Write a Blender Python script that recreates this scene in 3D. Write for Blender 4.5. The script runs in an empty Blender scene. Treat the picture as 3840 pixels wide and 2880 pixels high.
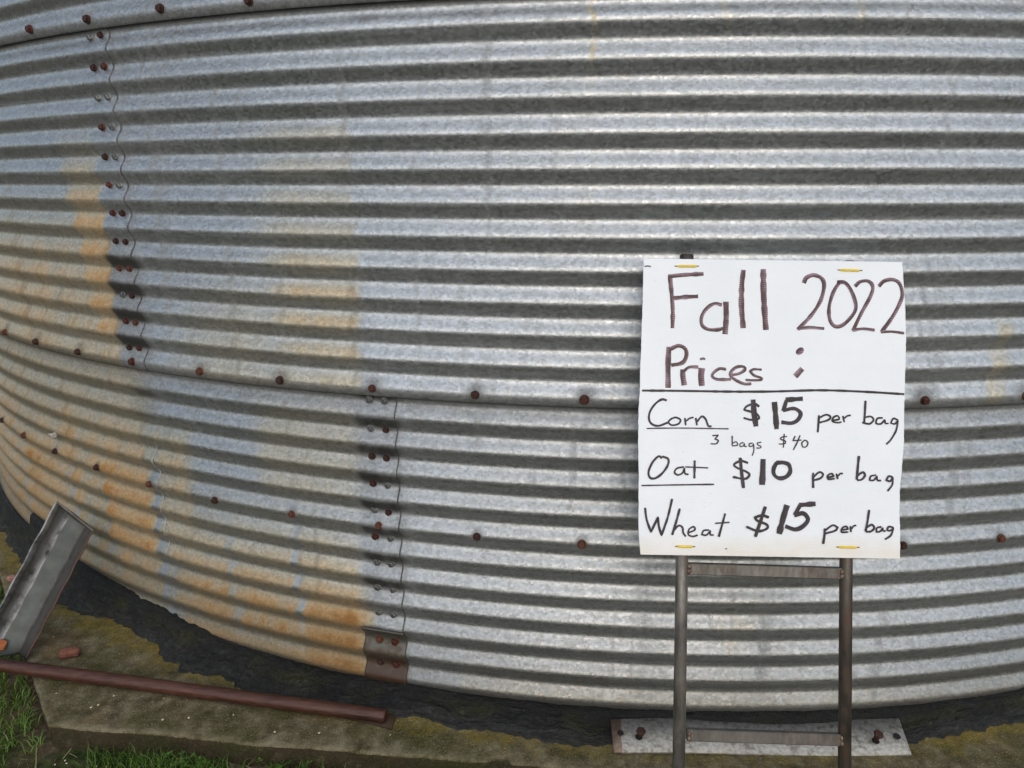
import bpy, bmesh, math, random
import numpy as np
from mathutils import Vector, Matrix

random.seed(7)
rng = np.random.default_rng(11)
SC = bpy.context.scene
COL = SC.collection

# ------------------------------------------------------------------ camera
cam_d = bpy.data.cameras.new('camera')
cam = bpy.data.objects.new('camera', cam_d)
COL.objects.link(cam)
F_PX, PITCH, ROLL, YAW, CAM_D, CAM_H = 2933.84, 0.25522, -0.00154, -0.11507, 4.78956, 0.45092
cy, sy, cp, sp = math.cos(YAW), math.sin(YAW), math.cos(PITCH), math.sin(PITCH)
fw = Vector((sy*cp, cy*cp, -sp)); rt = Vector((cy, -sy, 0)); up = rt.cross(fw)
rt, up = math.cos(ROLL)*rt + math.sin(ROLL)*up, -math.sin(ROLL)*rt + math.cos(ROLL)*up
M = Matrix(((rt.x, up.x, -fw.x, 0), (rt.y, up.y, -fw.y, -CAM_D), (rt.z, up.z, -fw.z, CAM_H), (0, 0, 0, 1)))
cam.matrix_world = M
cam_d.sensor_width = 36.0
cam_d.lens = 36.0*F_PX/3840.0
cam_d.clip_start = 0.02
cam_d.clip_end = 1000.0
SC.camera = cam

# ------------------------------------------------------------------ sky and sun (overcast)
SUN_EL, SUN_AZ = math.radians(26), math.radians(170)
world = bpy.data.worlds.new('World'); SC.world = world
world.use_nodes = True
wn = world.node_tree; wn.nodes.clear()
wo = wn.nodes.new('ShaderNodeOutputWorld'); bg = wn.nodes.new('ShaderNodeBackground')
sky = wn.nodes.new('ShaderNodeTexSky'); hs = wn.nodes.new('ShaderNodeHueSaturation')
sky.sky_type = 'NISHITA'; sky.sun_disc = False
sky.sun_elevation = SUN_EL; sky.sun_rotation = SUN_AZ
sky.air_density = 1.0; sky.dust_density = 2.0; sky.ozone_density = 1.0
hs.inputs['Saturation'].default_value = 0.92
bg.inputs['Strength'].default_value = 0.15
gm = wn.nodes.new('ShaderNodeGamma'); gm.inputs['Gamma'].default_value = 0.65      # cloud cover evens the sky out
wn.links.new(sky.outputs[0], gm.inputs['Color']); wn.links.new(gm.outputs[0], hs.inputs['Color']); wn.links.new(hs.outputs[0], bg.inputs[0]); wn.links.new(bg.outputs[0], wo.inputs[0])
sun_d = bpy.data.lights.new('sun', 'SUN'); sun = bpy.data.objects.new('sun', sun_d); COL.objects.link(sun)
sun_d.energy = 0.7; sun_d.angle = math.radians(120); sun_d.color = (1.0, 0.99, 0.97)
sd = Vector((math.sin(SUN_AZ)*math.cos(SUN_EL), math.cos(SUN_AZ)*math.cos(SUN_EL), math.sin(SUN_EL)))
sun.rotation_euler = sd.to_track_quat('Z', 'Y').to_euler()
sun.location = sd*20
SC.view_settings.view_transform = 'Standard'; SC.view_settings.look = 'None'
SC.view_settings.exposure = 0.90; SC.view_settings.gamma = 1.0

# ------------------------------------------------------------------ helpers
def tag(o, label=None, cat=None, group=None, kind=None):
    if label: o['label'] = label
    if cat: o['category'] = cat
    if group: o['group'] = group
    if kind: o['kind'] = kind
    return o

def link(name, me, mat, parent=None, smooth=True):
    o = bpy.data.objects.new(name, me); COL.objects.link(o)
    if mat is not None:
        for m in (mat if isinstance(mat, (list, tuple)) else [mat]): me.materials.append(m)
    if smooth: me.polygons.foreach_set('use_smooth', np.ones(len(me.polygons), bool))
    if parent is not None: o.parent = parent
    return o

def empty(name, loc=(0, 0, 0)):
    o = bpy.data.objects.new(name, None); COL.objects.link(o); o.location = loc; o.empty_display_size = .1
    return o

def mesh_from(name, V, Fq, smooth=True):
    me = bpy.data.meshes.new(name); me.from_pydata([tuple(v) for v in V], [], [tuple(f) for f in Fq]); me.update()
    return me

def np_mesh(name, V, F):
    """V (n,3), F (m,k) arrays of equal-sided faces"""
    me = bpy.data.meshes.new(name); V = np.asarray(V, np.float32); F = np.asarray(F, np.int32)
    m, k = F.shape
    me.vertices.add(len(V)); me.vertices.foreach_set('co', V.ravel())
    me.loops.add(m*k); me.loops.foreach_set('vertex_index', F.ravel())
    me.polygons.add(m); me.polygons.foreach_set('loop_start', np.arange(0, m*k, k, dtype=np.int32))
    me.update(calc_edges=True)
    return me

def grid_faces(nr, nc, wrap=False):
    i = np.arange(nr-1)[:, None]; j = np.arange(nc if wrap else nc-1)[None, :]; j2 = (j+1) % nc
    return np.stack([i*nc+j, i*nc+j2, (i+1)*nc+j2, (i+1)*nc+j], -1).reshape(-1, 4)

def set_uv(me, U):
    uv = me.uv_layers.new(name='UVMap'); li = np.empty(len(me.loops), np.int32); me.loops.foreach_get('vertex_index', li)
    uv.data.foreach_set('uv', np.asarray(U, np.float32)[li].ravel())

def set_col(me, name, Cc):
    a = me.color_attributes.new(name, 'FLOAT_COLOR', 'POINT')
    a.data.foreach_set('color', np.concatenate([Cc, np.ones((len(Cc), 1))], 1).astype(np.float32).ravel())

_H = np.random.default_rng(5).random(65536).astype(np.float32)
def vnoise(x, y):
    xi = np.floor(x).astype(np.int64); yi = np.floor(y).astype(np.int64); fx = x-xi; fy = y-yi
    fx = fx*fx*(3-2*fx); fy = fy*fy*(3-2*fy)
    h = lambda a, b: _H[(a*374761 + b*668265 + 12345) & 65535]
    return (h(xi, yi)*(1-fx)+h(xi+1, yi)*fx)*(1-fy)+(h(xi, yi+1)*(1-fx)+h(xi+1, yi+1)*fx)*fy
def fbm(x, y, o=4):
    s = 0; a = .5; t = 0
    for k in range(o): s = s+a*vnoise(x+17.3*k, y+9.1*k); t += a; a *= .55; x = x*2.03; y = y*2.03
    return s/t
def sstep(a, b, x): t = np.clip((x-a)/(b-a), 0, 1); return t*t*(3-2*t)
def band(x, a, b, s): return sstep(a-s, a+s, x)*(1-sstep(b-s, b+s, x))

# ---- shader helper
class NT:
    def __init__(s, name):
        s.mat = bpy.data.materials.new(name); s.mat.use_nodes = True; s.t = s.mat.node_tree; s.t.nodes.clear()
        s.out = s.t.nodes.new('ShaderNodeOutputMaterial'); s.b = s.t.nodes.new('ShaderNodeBsdfPrincipled')
        s.t.links.new(s.b.outputs[0], s.out.inputs[0])
    def n(s, ty, **kw):
        nd = s.t.nodes.new(ty)
        for k, v in kw.items(): setattr(nd, k, v)
        return nd
    def put(s, sock, v):
        if hasattr(v, 'is_output'): s.t.links.new(v, sock)
        elif isinstance(v, (tuple, list)) and len(v) == 3 and sock.type == 'RGBA': sock.default_value = (*v, 1)
        else: sock.default_value = v
    def m(s, op, a, b=0.0, c=0.0, clamp=False):
        nd = s.n('ShaderNodeMath', operation=op, use_clamp=clamp)
        for i, v in enumerate((a, b, c)): s.put(nd.inputs[i], v)
        return nd.outputs[0]
    def mix(s, f, a, b, bt='MIX'):
        nd = s.n('ShaderNodeMix', data_type='RGBA', blend_type=bt)
        s.put(nd.inputs[0], f); s.put(nd.inputs[6], a); s.put(nd.inputs[7], b)
        return nd.outputs[2]
    def ramp(s, f, stops):
        nd = s.n('ShaderNodeValToRGB'); e = nd.color_ramp.elements
        while len(e) < len(stops): e.new(.5)
        for el, (p, c) in zip(e, stops): el.position = p; el.color = (*c, 1) if isinstance(c, (tuple, list)) else (c, c, c, 1)
        s.put(nd.inputs[0], f); return nd.outputs[0]
    def coord(s, kind='Object', scale=(1, 1, 1)):
        if kind == 'Pos': o = s.n('ShaderNodeNewGeometry').outputs['Position']
        else: o = s.n('ShaderNodeTexCoord').outputs[kind]
        mp = s.n('ShaderNodeMapping'); s.put(mp.inputs[0], o); mp.inputs['Scale'].default_value = scale
        return mp.outputs[0]
    def noise(s, v, scale=1.0, detail=4.0, rough=.55, out=0):
        nd = s.n('ShaderNodeTexNoise'); s.put(nd.inputs['Vector'], v); nd.inputs['Scale'].default_value = scale
        nd.inputs['Detail'].default_value = detail; nd.inputs['Roughness'].default_value = rough
        return nd.outputs[out]
    def vor(s, v, scale=1.0, out='Distance', feature='F1'):
        nd = s.n('ShaderNodeTexVoronoi', feature=feature); s.put(nd.inputs['Vector'], v); nd.inputs['Scale'].default_value = scale
        return nd.outputs[out]
    def bump(s, h, strength=.3, dist=.002):
        nd = s.n('ShaderNodeBump'); nd.inputs['Strength'].default_value = strength; nd.inputs['Distance'].default_value = dist
        s.put(nd.inputs['Height'], h); s.put(s.b.inputs['Normal'], nd.outputs[0])
    def fin(s, col, rough=.6, metal=0.0, spec=None):
        s.put(s.b.inputs['Base Color'], col); s.put(s.b.inputs['Roughness'], rough); s.put(s.b.inputs['Metallic'], metal)
        if spec is not None: s.b.inputs['Specular IOR Level'].default_value = spec
        return s.mat

# ------------------------------------------------------------------ materials
R0, PC, AMP = 3.17154, 0.06762, 0.0080      # bin radius, corrugation pitch, corrugation amplitude

def mat_galv():
    s = NT('galvanised_steel')
    uv = s.n('ShaderNodeUVMap', uv_map='UVMap').outputs[0]
    def mp(sc):
        q = s.n('ShaderNodeMapping'); s.put(q.inputs[0], uv); q.inputs['Scale'].default_value = sc; return q.outputs[0]
    # wobble the coordinates so that the spangle crystals have ragged outlines
    wob = s.noise(mp((1, 1, 1)), 420, 2, .5, out=1)
    va = s.n('ShaderNodeVectorMath', operation='MULTIPLY_ADD'); s.put(va.inputs[0], wob); va.inputs[1].default_value = (.006, .004, 0); s.put(va.inputs[2], uv)
    q = s.n('ShaderNodeMapping'); s.put(q.inputs[0], va.outputs[0]); q.inputs['Scale'].default_value = (150, 215, 1)
    cell = s.vor(q.outputs[0], 1.0, 'Color')
    sp_ = s.n('ShaderNodeSeparateColor'); s.put(sp_.inputs[0], cell)
    r1, r2, r3 = sp_.outputs[0], sp_.outputs[1], sp_.outputs[2]
    big = s.noise(mp((2.2, 3.5, 1)), 1, 5, .6)
    mid = s.noise(mp((22, 30, 1)), 1, 3, .6)
    streak = s.noise(mp((9, 520, 1)), 1, 3, .6)
    fine = s.noise(mp((420, 520, 1)), 1, 2, .7)
    v = s.m('MULTIPLY_ADD', r1, .20, .31)
    v = s.m('MULTIPLY_ADD', big, .13, v); v = s.m('MULTIPLY_ADD', mid, .10, v)
    v = s.m('MULTIPLY_ADD', streak, .12, v); v = s.m('MULTIPLY_ADD', fine, .09, v)
    v = s.m('SUBTRACT', v, .13)
    # the lowest ring is an older, duller sheet, splashed with mud near the pad
    zz = s.n('ShaderNodeSeparateXYZ'); s.put(zz.inputs[0], uv)
    lowr = s.m('MULTIPLY', s.m('ADD', zz.outputs[1], .022), -400, clamp=True)
    splash = s.m('MULTIPLY_ADD', zz.outputs[1], -3.2, s.m('MULTIPLY_ADD', mid, .8, -2.0), clamp=True)
    v = s.m('MULTIPLY', s.m('MULTIPLY', v, .91), s.m('SUBTRACT', 1, s.m('ADD', s.m('MULTIPLY', lowr, .16), s.m('MULTIPLY', splash, .38))))
    cc = s.n('ShaderNodeCombineColor')
    s.put(cc.inputs[0], s.m('MULTIPLY_ADD', r2, .02, s.m('MULTIPLY', v, .955)))
    s.put(cc.inputs[1], s.m('MULTIPLY_ADD', r3, .015, v))
    s.put(cc.inputs[2], s.m('MULTIPLY_ADD', r2, -.015, s.m('MULTIPLY', v, 1.06)))
    col = cc.outputs[0]
    at = s.n('ShaderNodeAttribute', attribute_name='stain_shade'); st = s.n('ShaderNodeSeparateColor'); s.put(st.inputs[0], at.outputs[0])
    rust, grime_shade, pale = st.outputs[0], st.outputs[1], st.outputs[2]  # the second channel holds grime and painted shade
    rustn = s.m('MULTIPLY', rust, s.m('MULTIPLY_ADD', s.noise(mp((120, 160, 1)), 1, 3, .7), .5, .75), clamp=True)
    rc = s.ramp(rustn, [(0, (.48, .42, .25)), (.36, (.50, .36, .145)), (.80, (.45, .25, .075)), (1, (.32, .145, .035))])
    rc = s.mix(.45, rc, s.mix(1, rc, s.mix(1, col, (1.9, 1.9, 1.9), 'MULTIPLY'), 'MULTIPLY'))
    # a light film of rust only tints the zinc; heavy rust covers it
    tint = s.mix(1.0, col, s.ramp(rustn, [(0, (1.0, 1.0, 1.0)), (.3, (1.12, 1.0, .80)), (.7, (1.28, .92, .60)), (1, (1.10, .66, .33))]), 'MULTIPLY')
    col = s.mix(s.m('MULTIPLY', s.m('POWER', rustn, 1.6), .85), tint, rc)
    col = s.mix(pale, col, (.32, .345, .365))
    # small dark pits gathered along the lower side of each ridge
    sv = s.n('ShaderNodeSeparateXYZ'); s.put(sv.inputs[0], uv)
    ph = s.m('FRACT', s.m('DIVIDE', sv.outputs[1], PC))
    near = s.m('SUBTRACT', 1, s.m('MULTIPLY', s.m('ABSOLUTE', s.m('SUBTRACT', ph, .10)), 6.5), clamp=True)
    pv = s.n('ShaderNodeTexVoronoi'); s.put(pv.inputs['Vector'], mp((66, 105, 1)))
    ps = s.n('ShaderNodeSeparateColor'); s.put(ps.inputs[0], pv.outputs['Color'])
    dens = s.m('MULTIPLY', near, s.m('MULTIPLY_ADD', rust, .85, s.m('MULTIPLY', s.noise(mp((6, 9, 1)), 1, 2), .36)))
    size = s.m('MULTIPLY', s.m('GREATER_THAN', dens, ps.outputs[0]), s.m('MULTIPLY_ADD', ps.outputs[1], .22, .10))
    spot = s.m('GREATER_THAN', size, pv.outputs['Distance'])
    col = s.mix(s.m('MULTIPLY', spot, .78), col, (.055, .045, .035))
    col = s.mix(s.m('MULTIPLY', grime_shade, .93), col, (.022, .021, .018))
    dull = s.m('MAXIMUM', s.m('MULTIPLY', s.m('POWER', rustn, 1.35), .85), s.m('MAXIMUM', spot, grime_shade), clamp=True)
    metal = s.m('MULTIPLY', s.m('SUBTRACT', 1, dull), .84)
    s.put(s.b.inputs['Specular IOR Level'], s.m('MULTIPLY_ADD', dull, -.36, .5))
    rough = s.m('ADD', s.m('MULTIPLY_ADD', r3, .16, .33), s.m('MULTIPLY', dull, .28))
    h = s.m('MULTIPLY_ADD', streak, .5, s.m('MULTIPLY', r2, .5))
    s.bump(h, .22, .0012)
    return s.fin(col, rough, metal)

def mat_rust(name, dark=(.055, .022, .014), light=(.16, .062, .035), rough=.7, sc=120, metal=.2, st=(1, 1, 1)):
    s = NT(name); v = s.coord('Object', st)
    n = s.noise(v, sc, 5, .65); n2 = s.noise(v, sc*.15, 3)
    c = s.ramp(s.m('MULTIPLY_ADD', n, .6, s.m('MULTIPLY', n2, .4)), [(.32, dark), (.66, light)])
    s.bump(n, .4, .001)
    return s.fin(c, rough, metal)

def mat_bolt_grey():
    s = NT('zinc_bolt'); v = s.coord('Object'); n = s.noise(v, 180, 4)
    c = s.ramp(n, [(.35, (.10, .10, .095)), (.6, (.30, .31, .31)), (.8, (.16, .13, .10))])
    return s.fin(c, .45, .75)

def mat_splice():
    s = NT('rusty_splice_plate'); uv = s.n('ShaderNodeUVMap', uv_map='UVMap').outputs[0]
    sv = s.n('ShaderNodeSeparateXYZ'); s.put(sv.inputs[0], uv)
    n = s.noise(uv, 55, 5, .6); n2 = s.noise(uv, 400, 3)
    low = s.m('DIVIDE', s.m('SUBTRACT', -.655, sv.outputs[1]), .10)      # more rust towards the foot
    f = s.m('ADD', s.m('MULTIPLY_ADD', n, 1.8, -.75), s.m('MULTIPLY', low, .7))
    c = s.ramp(f, [(.0, (.14, .135, .12)), (.25, (.095, .078, .058)), (.6, (.062, .038, .024)), (1, (.046, .017, .009))])
    c = s.mix(s.m('MULTIPLY', n2, .3), c, (.05, .03, .02))
    m = s.m('SUBTRACT', .55, s.m('MULTIPLY', f, .6), clamp=True)
    s.bump(n2, .25, .0008)
    return s.fin(c, .5, m)

def mat_concrete():
    s = NT('mossy_concrete'); P = s.coord('Pos')
    n1 = s.noise(P, 4.5, 6, .62); n2 = s.noise(P, 26, 6, .65); n3 = s.noise(P, 150, 4, .7); n4 = s.noise(P, 11, 5, .6)
    base = s.ramp(n2, [(.30, (.056, .044, .020)), (.5, (.150, .124, .067)), (.68, (.28, .24, .15))])
    moss = s.ramp(n3, [(.32, (.022, .021, .005)), (.5, (.068, .062, .014)), (.7, (.145, .126, .034))])
    f = s.m('MULTIPLY_ADD', n4, 3.4, s.m('MULTIPLY_ADD', n1, 2.6, -2.65), clamp=True)
    c = s.mix(s.m('MULTIPLY', f, .9), base, moss)
    # damp warm patches
    c = s.mix(s.m('MULTIPLY', s.ramp(s.noise(P, 7, 5, .6), [(.56, 0.0), (.7, 1.0)]), .45), c, (.20, .115, .05))
    # lichen next to the tar, its border as ragged as the noise
    sx = s.n('ShaderNodeSeparateXYZ'); s.put(sx.inputs[0], P)
    rr = s.m('SUBTRACT', s.m('SQRT', s.m('ADD', s.m('MULTIPLY', sx.outputs[0], sx.outputs[0]), s.m('MULTIPLY', sx.outputs[1], sx.outputs[1]))), R0)
    nearw = s.m('SUBTRACT', 1, s.m('MULTIPLY', s.m('SUBTRACT', rr, .075), 11), clamp=True)
    lf = s.m('MULTIPLY_ADD', s.noise(P, 20, 6, .68), 2.4, s.m('MULTIPLY_ADD', nearw, .85, -1.52), clamp=True)
    lc = s.ramp(s.noise(P, 60, 5, .7), [(.35, (.17, .13, .012)), (.55, (.31, .22, .03)), (.75, (.40, .30, .09))])
    c = s.mix(s.m('MULTIPLY', lf, .85), c, lc)
    of = s.m('MULTIPLY_ADD', s.noise(P, 14, 4, .6), 3.5, s.m('MULTIPLY_ADD', nearw, .7, -2.75), clamp=True)
    c = s.mix(s.m('MULTIPLY', of, .8), c, (.36, .15, .022))
    # pale exposed aggregate
    mp = s.n('ShaderNodeMapping'); s.put(mp.inputs[0], P); mp.inputs['Scale'].default_value = (75, 75, 75)
    wob = s.noise(P, 170, 2, .5, out=1)
    vm = s.n('ShaderNodeVectorMath', operation='MULTIPLY_ADD'); s.put(vm.inputs[0], wob); vm.inputs[1].default_value = (.55, .55, .55); s.put(vm.inputs[2], mp.outputs[0])
    vo = s.n('ShaderNodeTexVoronoi'); s.put(vo.inputs['Vector'], vm.outputs[0])
    vs = s.n('ShaderNodeSeparateColor'); s.put(vs.inputs[0], vo.outputs['Color'])
    sz = s.m('MULTIPLY', s.m('GREATER_THAN', vs.outputs[0], .62), s.m('MULTIPLY_ADD', s.m('POWER', vs.outputs[1], 2.0), .42, .10))
    ag = s.m('GREATER_THAN', sz, vo.outputs['Distance'])
    c = s.mix(s.m('MULTIPLY', ag, s.m('MULTIPLY_ADD', vs.outputs[2], .70, .18)), c, (.46, .42, .32))
    gr = s.noise(P, 420, 3, .7)
    c = s.mix(1.0, c, s.ramp(gr, [(.3, .45), (.5, 1.0), (.72, 1.75)]), 'MULTIPLY')
    at = s.n('ShaderNodeAttribute', attribute_name='edge'); ae = s.n('ShaderNodeSeparateColor'); s.put(ae.inputs[0], at.outputs[0])
    c = s.mix(s.m('MULTIPLY', ae.outputs[0], s.m('MULTIPLY_ADD', n2, 2.6, -.85, clamp=True)), c, (.26, .23, .15))
    dk = s.ramp(s.noise(P, 6.3, 5, .7), [(.54, 0.0), (.68, .5)])
    c = s.mix(dk, c, s.mix(1.0, c, (.42, .40, .34), 'MULTIPLY'))
    # darker brown and olive sides
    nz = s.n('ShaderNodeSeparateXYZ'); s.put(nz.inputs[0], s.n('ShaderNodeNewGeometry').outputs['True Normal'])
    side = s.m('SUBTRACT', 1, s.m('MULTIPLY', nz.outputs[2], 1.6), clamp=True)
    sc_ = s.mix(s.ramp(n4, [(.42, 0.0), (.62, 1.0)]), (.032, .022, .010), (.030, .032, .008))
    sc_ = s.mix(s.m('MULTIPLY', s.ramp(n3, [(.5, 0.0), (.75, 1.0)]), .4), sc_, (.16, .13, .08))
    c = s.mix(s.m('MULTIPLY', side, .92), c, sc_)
    h = s.m('MULTIPLY_ADD', n3, .8, s.m('MULTIPLY_ADD', n2, .9, s.m('MULTIPLY_ADD', gr, .35, s.m('MULTIPLY', ag, .12))))
    s.bump(h, .9, .008)
    return s.fin(c, .88, 0, .3)

def mat_tar():
    s = NT('weathered_tar'); P = s.coord('Pos')
    uv = s.n('ShaderNodeUVMap', uv_map='UVMap').outputs[0]
    mp = s.n('ShaderNodeMapping'); s.put(mp.inputs[0], uv); mp.inputs['Scale'].default_value = (14, 70, 1)
    st = s.noise(mp.outputs[0], 1, 6, .65); n2 = s.noise(P, 90, 5, .65); n1 = s.noise(P, 9, 5, .6)
    c = s.ramp(s.m('MULTIPLY_ADD', st, .6, s.m('MULTIPLY', n2, .4)), [(.34, (.002, .002, .002)), (.5, (.007, .007, .007)), (.60, (.018, .019, .020)), (.72, (.052, .055, .058))])
    sv = s.n('ShaderNodeSeparateXYZ'); s.put(sv.inputs[0], uv)
    upm = s.m('SUBTRACT', 1, s.m('ABSOLUTE', s.m('MULTIPLY_ADD', sv.outputs[1], 20, -.75)), clamp=True)
    c = s.mix(s.m('MULTIPLY', upm, s.ramp(n1, [(.42, 0.0), (.62, .8)])), c, s.ramp(n2, [(.35, (.012, .013, .003)), (.7, (.050, .050, .010))]))
    c = s.mix(s.m('MULTIPLY', s.ramp(s.noise(P, 60, 3), [(.66, 0.0), (.74, 1.0)]), .5), c, (.09, .085, .06))
    outer = s.m('MULTIPLY_ADD', sv.outputs[1], 26, s.m('MULTIPLY_ADD', n1, 2.4, -2.55), clamp=True)
    c = s.mix(s.m('MULTIPLY', outer, .55), c, s.ramp(s.m('MULTIPLY_ADD', st, .55, s.m('MULTIPLY', n2, .45)), [(.32, (.010, .010, .009)), (.52, (.040, .040, .036)), (.7, (.095, .095, .088))]))
    crease_shade = s.m('SUBTRACT', 1, s.m('MULTIPLY', sv.outputs[1], 38), clamp=True)
    c = s.mix(s.m('MULTIPLY', crease_shade, .9), c, (.003, .003, .003))  # shadow gap under the steel, painted black into the tar
    s.bump(s.m('MULTIPLY_ADD', st, 1.4, s.m('MULTIPLY', n2, 1.0)), 1.0, .010)
    return s.fin(c, s.m('MULTIPLY_ADD', n2, .3, .48), 0, .4)

def mat_soil():
    s = NT('soil_and_turf'); P = s.coord('Pos')
    n1 = s.noise(P, 3, 6, .6); n2 = s.noise(P, 45, 5, .65); n3 = s.noise(P, 300, 3, .6)
    soil = s.ramp(n2, [(.3, (.07, .042, .028)), (.55, (.15, .095, .065)), (.75, (.25, .18, .13))])
    turf = s.ramp(n2, [(.3, (.012, .022, .005)), (.7, (.05, .075, .018))])
    c = s.mix(s.ramp(n1, [(.44, 0.0), (.56, 1.0)]), soil, turf)
    sx = s.n('ShaderNodeSeparateXYZ'); s.put(sx.inputs[0], P)
    far = s.m('MULTIPLY_ADD', sx.outputs[1], -1.6, s.m('MULTIPLY_ADD', n1, 1.6, -7.6), clamp=True)
    c = s.mix(far, c, s.ramp(s.noise(P, 70, 4, .7), [(.3, (.034, .036, .039)), (.55, (.078, .082, .088)), (.75, (.14, .146, .155))]))
    s.bump(s.m('MULTIPLY_ADD', n3, .4, n2), .8, .012)
    return s.fin(c, .95, 0, .2)

def mat_blade(name, stops):
    s = NT(name); at = s.n('ShaderNodeAttribute', attribute_name='tint'); sp_ = s.n('ShaderNodeSeparateColor'); s.put(sp_.inputs[0], at.outputs[0])
    c = s.ramp(sp_.outputs[0], stops)
    s.b.inputs['Subsurface Weight'].default_value = 0
    return s.fin(c, .5, 0, .3)

def mat_board():
    s = NT('white_corrugated_plastic'); O = s.coord('Object')
    n = s.noise(O, 6, 4); 
    c = s.ramp(n, [(.3, (.78, .815, .86)), (.7, (.84, .87, .91))])
    # little raised grains
    v = s.vor(O, 95); sp_ = s.n('ShaderNodeTexVoronoi'); s.put(sp_.inputs['Vector'], O); sp_.inputs['Scale'].default_value = 95
    sc_ = s.n('ShaderNodeSeparateColor'); s.put(sc_.inputs[0], sp_.outputs['Color'])
    dot = s.m('MULTIPLY', s.m('GREATER_THAN', sc_.outputs[0], .72), s.m('SUBTRACT', 1, s.m('MULTIPLY', sp_.outputs['Distance'], 4.5), clamp=True))
    sx = s.n('ShaderNodeSeparateXYZ'); s.put(sx.inputs[0], O)
    rib = s.m('SINE', s.m('MULTIPLY', sx.outputs[2], 2*math.pi/.0042))
    # yellowed lower edge
    edge = s.m('MULTIPLY', s.m('SUBTRACT', 1, s.m('MULTIPLY', s.m('SUBTRACT', sx.outputs[2], .640), 26), clamp=True), s.m('MULTIPLY_ADD', s.noise(O, 22, 3), 1.2, .05))
    c = s.mix(s.m('MULTIPLY', edge, .6, clamp=True), c, (.72, .60, .42))
    wv = s.noise(O, 9, 3, .5)
    s.bump(s.m('ADD', s.m('MULTIPLY_ADD', dot, 1.0, s.m('MULTIPLY', rib, .07)), s.m('MULTIPLY', wv, 6.0)), .45, .0012)
    return s.fin(c, .38, 0, .45)

def mat_ink(name, dark, light):
    s = NT(name); O = s.coord('Object'); sx = s.n('ShaderNodeSeparateXYZ'); s.put(sx.inputs[0], O)
    rib = s.m('MULTIPLY_ADD', s.m('SINE', s.m('MULTIPLY', sx.outputs[2], 2*math.pi/.0042)), .5, .5)
    n = s.noise(O, 45, 4, .6); at = s.n('ShaderNodeAttribute', attribute_name='tint'); t = s.n('ShaderNodeSeparateColor'); s.put(t.inputs[0], at.outputs[0])
    f = s.m('ADD', s.m('MULTIPLY', s.m('MULTIPLY', t.outputs[0], t.outputs[0]), s.m('MULTIPLY_ADD', rib, .75, .25)), s.m('MULTIPLY_ADD', n, 1.4, -.72), clamp=True)
    return s.fin(s.mix(f, dark, light), .4, 0, .4)

def mat_steel(name, lo, hi, rustf=.3, metal=.7, rough=.45):
    s = NT(name); O = s.coord('Object', (1, 1, .35)); n = s.noise(O, 42, 5, .6); n2 = s.noise(O, 130, 4, .65)
    c = s.ramp(n, [(.3, lo), (.7, hi)])
    rf = s.m('MULTIPLY', s.ramp(s.m('MULTIPLY_ADD', n2, .5, s.m('MULTIPLY', s.noise(O, 16, 3), .5)), [(.47, 0.0), (.62, 1.0)]), rustf)
    c = s.mix(rf, c, (.085, .045, .024))
    s.bump(n2, .25, .0008)
    return s.fin(c, s.m('MULTIPLY_ADD', rf, .3, rough), s.m('MULTIPLY', s.m('SUBTRACT', 1, rf), metal))

def mat_channel():
    s = NT('dull_grey_steel'); O = s.coord('Pos'); n = s.noise(O, 30, 5, .6); n2 = s.noise(O, 150, 4, .65)
    c = s.ramp(n, [(.3, (.056, .063, .062)), (.7, (.095, .105, .102))])
    at = s.n('ShaderNodeAttribute', attribute_name='wear'); w = s.n('ShaderNodeSeparateColor'); s.put(w.inputs[0], at.outputs[0])
    c = s.mix(s.m('MULTIPLY', w.outputs[0], s.m('MULTIPLY_ADD', n2, 1.8, -.15, clamp=True)), c, (.030, .022, .017))
    c = s.mix(s.m('MULTIPLY', w.outputs[1], s.m('MULTIPLY_ADD', n, 4.2, -1.3, clamp=True)), c, (.60, .60, .62))  # pale scuffs and a painted gleam along the left inner corner
    c = s.mix(s.m('MULTIPLY', w.outputs[2], s.m('MULTIPLY_ADD', n2, 2.5, -.5, clamp=True)), c, (.10, .035, .014))
    s.bump(n2, .3, .0008)
    return s.fin(c, .5, .35)

def mat_plain(name, c0, c1, sc=80, rough=.6, metal=0, bump=.3):
    s = NT(name); O = s.coord('Object'); n = s.noise(O, sc, 5, .65)
    s.bump(n, bump, .0015)
    return s.fin(s.ramp(n, [(.32, c0), (.68, c1)]), rough, metal)

def mat_paintplate():
    s = NT('worn_white_steel'); O = s.coord('Object'); n = s.noise(O, 17, 6, .65); n2 = s.noise(O, 110, 5, .65)
    c = s.ramp(n2, [(.3, (.20, .19, .165)), (.6, (.41, .40, .37))])
    at = s.n('ShaderNodeAttribute', attribute_name='wear'); w = s.n('ShaderNodeSeparateColor'); s.put(w.inputs[0], at.outputs[0])
    f = s.ramp(s.m('ADD', w.outputs[0], s.m('MULTIPLY_ADD', n2, .55, s.m('MULTIPLY', n, .5))), [(.86, 0.0), (.92, 1.0)])
    c = s.mix(f, c, s.ramp(n2, [(.3, (.12, .075, .055)), (.7, (.24, .17, .13))]))
    c = s.mix(s.m('MULTIPLY', s.ramp(s.noise(O, 60, 4), [(.54, 0.0), (.66, 1.0)]), .7), c, (.12, .11, .085))
    s.bump(n2, .25, .001)
    return s.fin(c, .5, .25)

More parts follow.
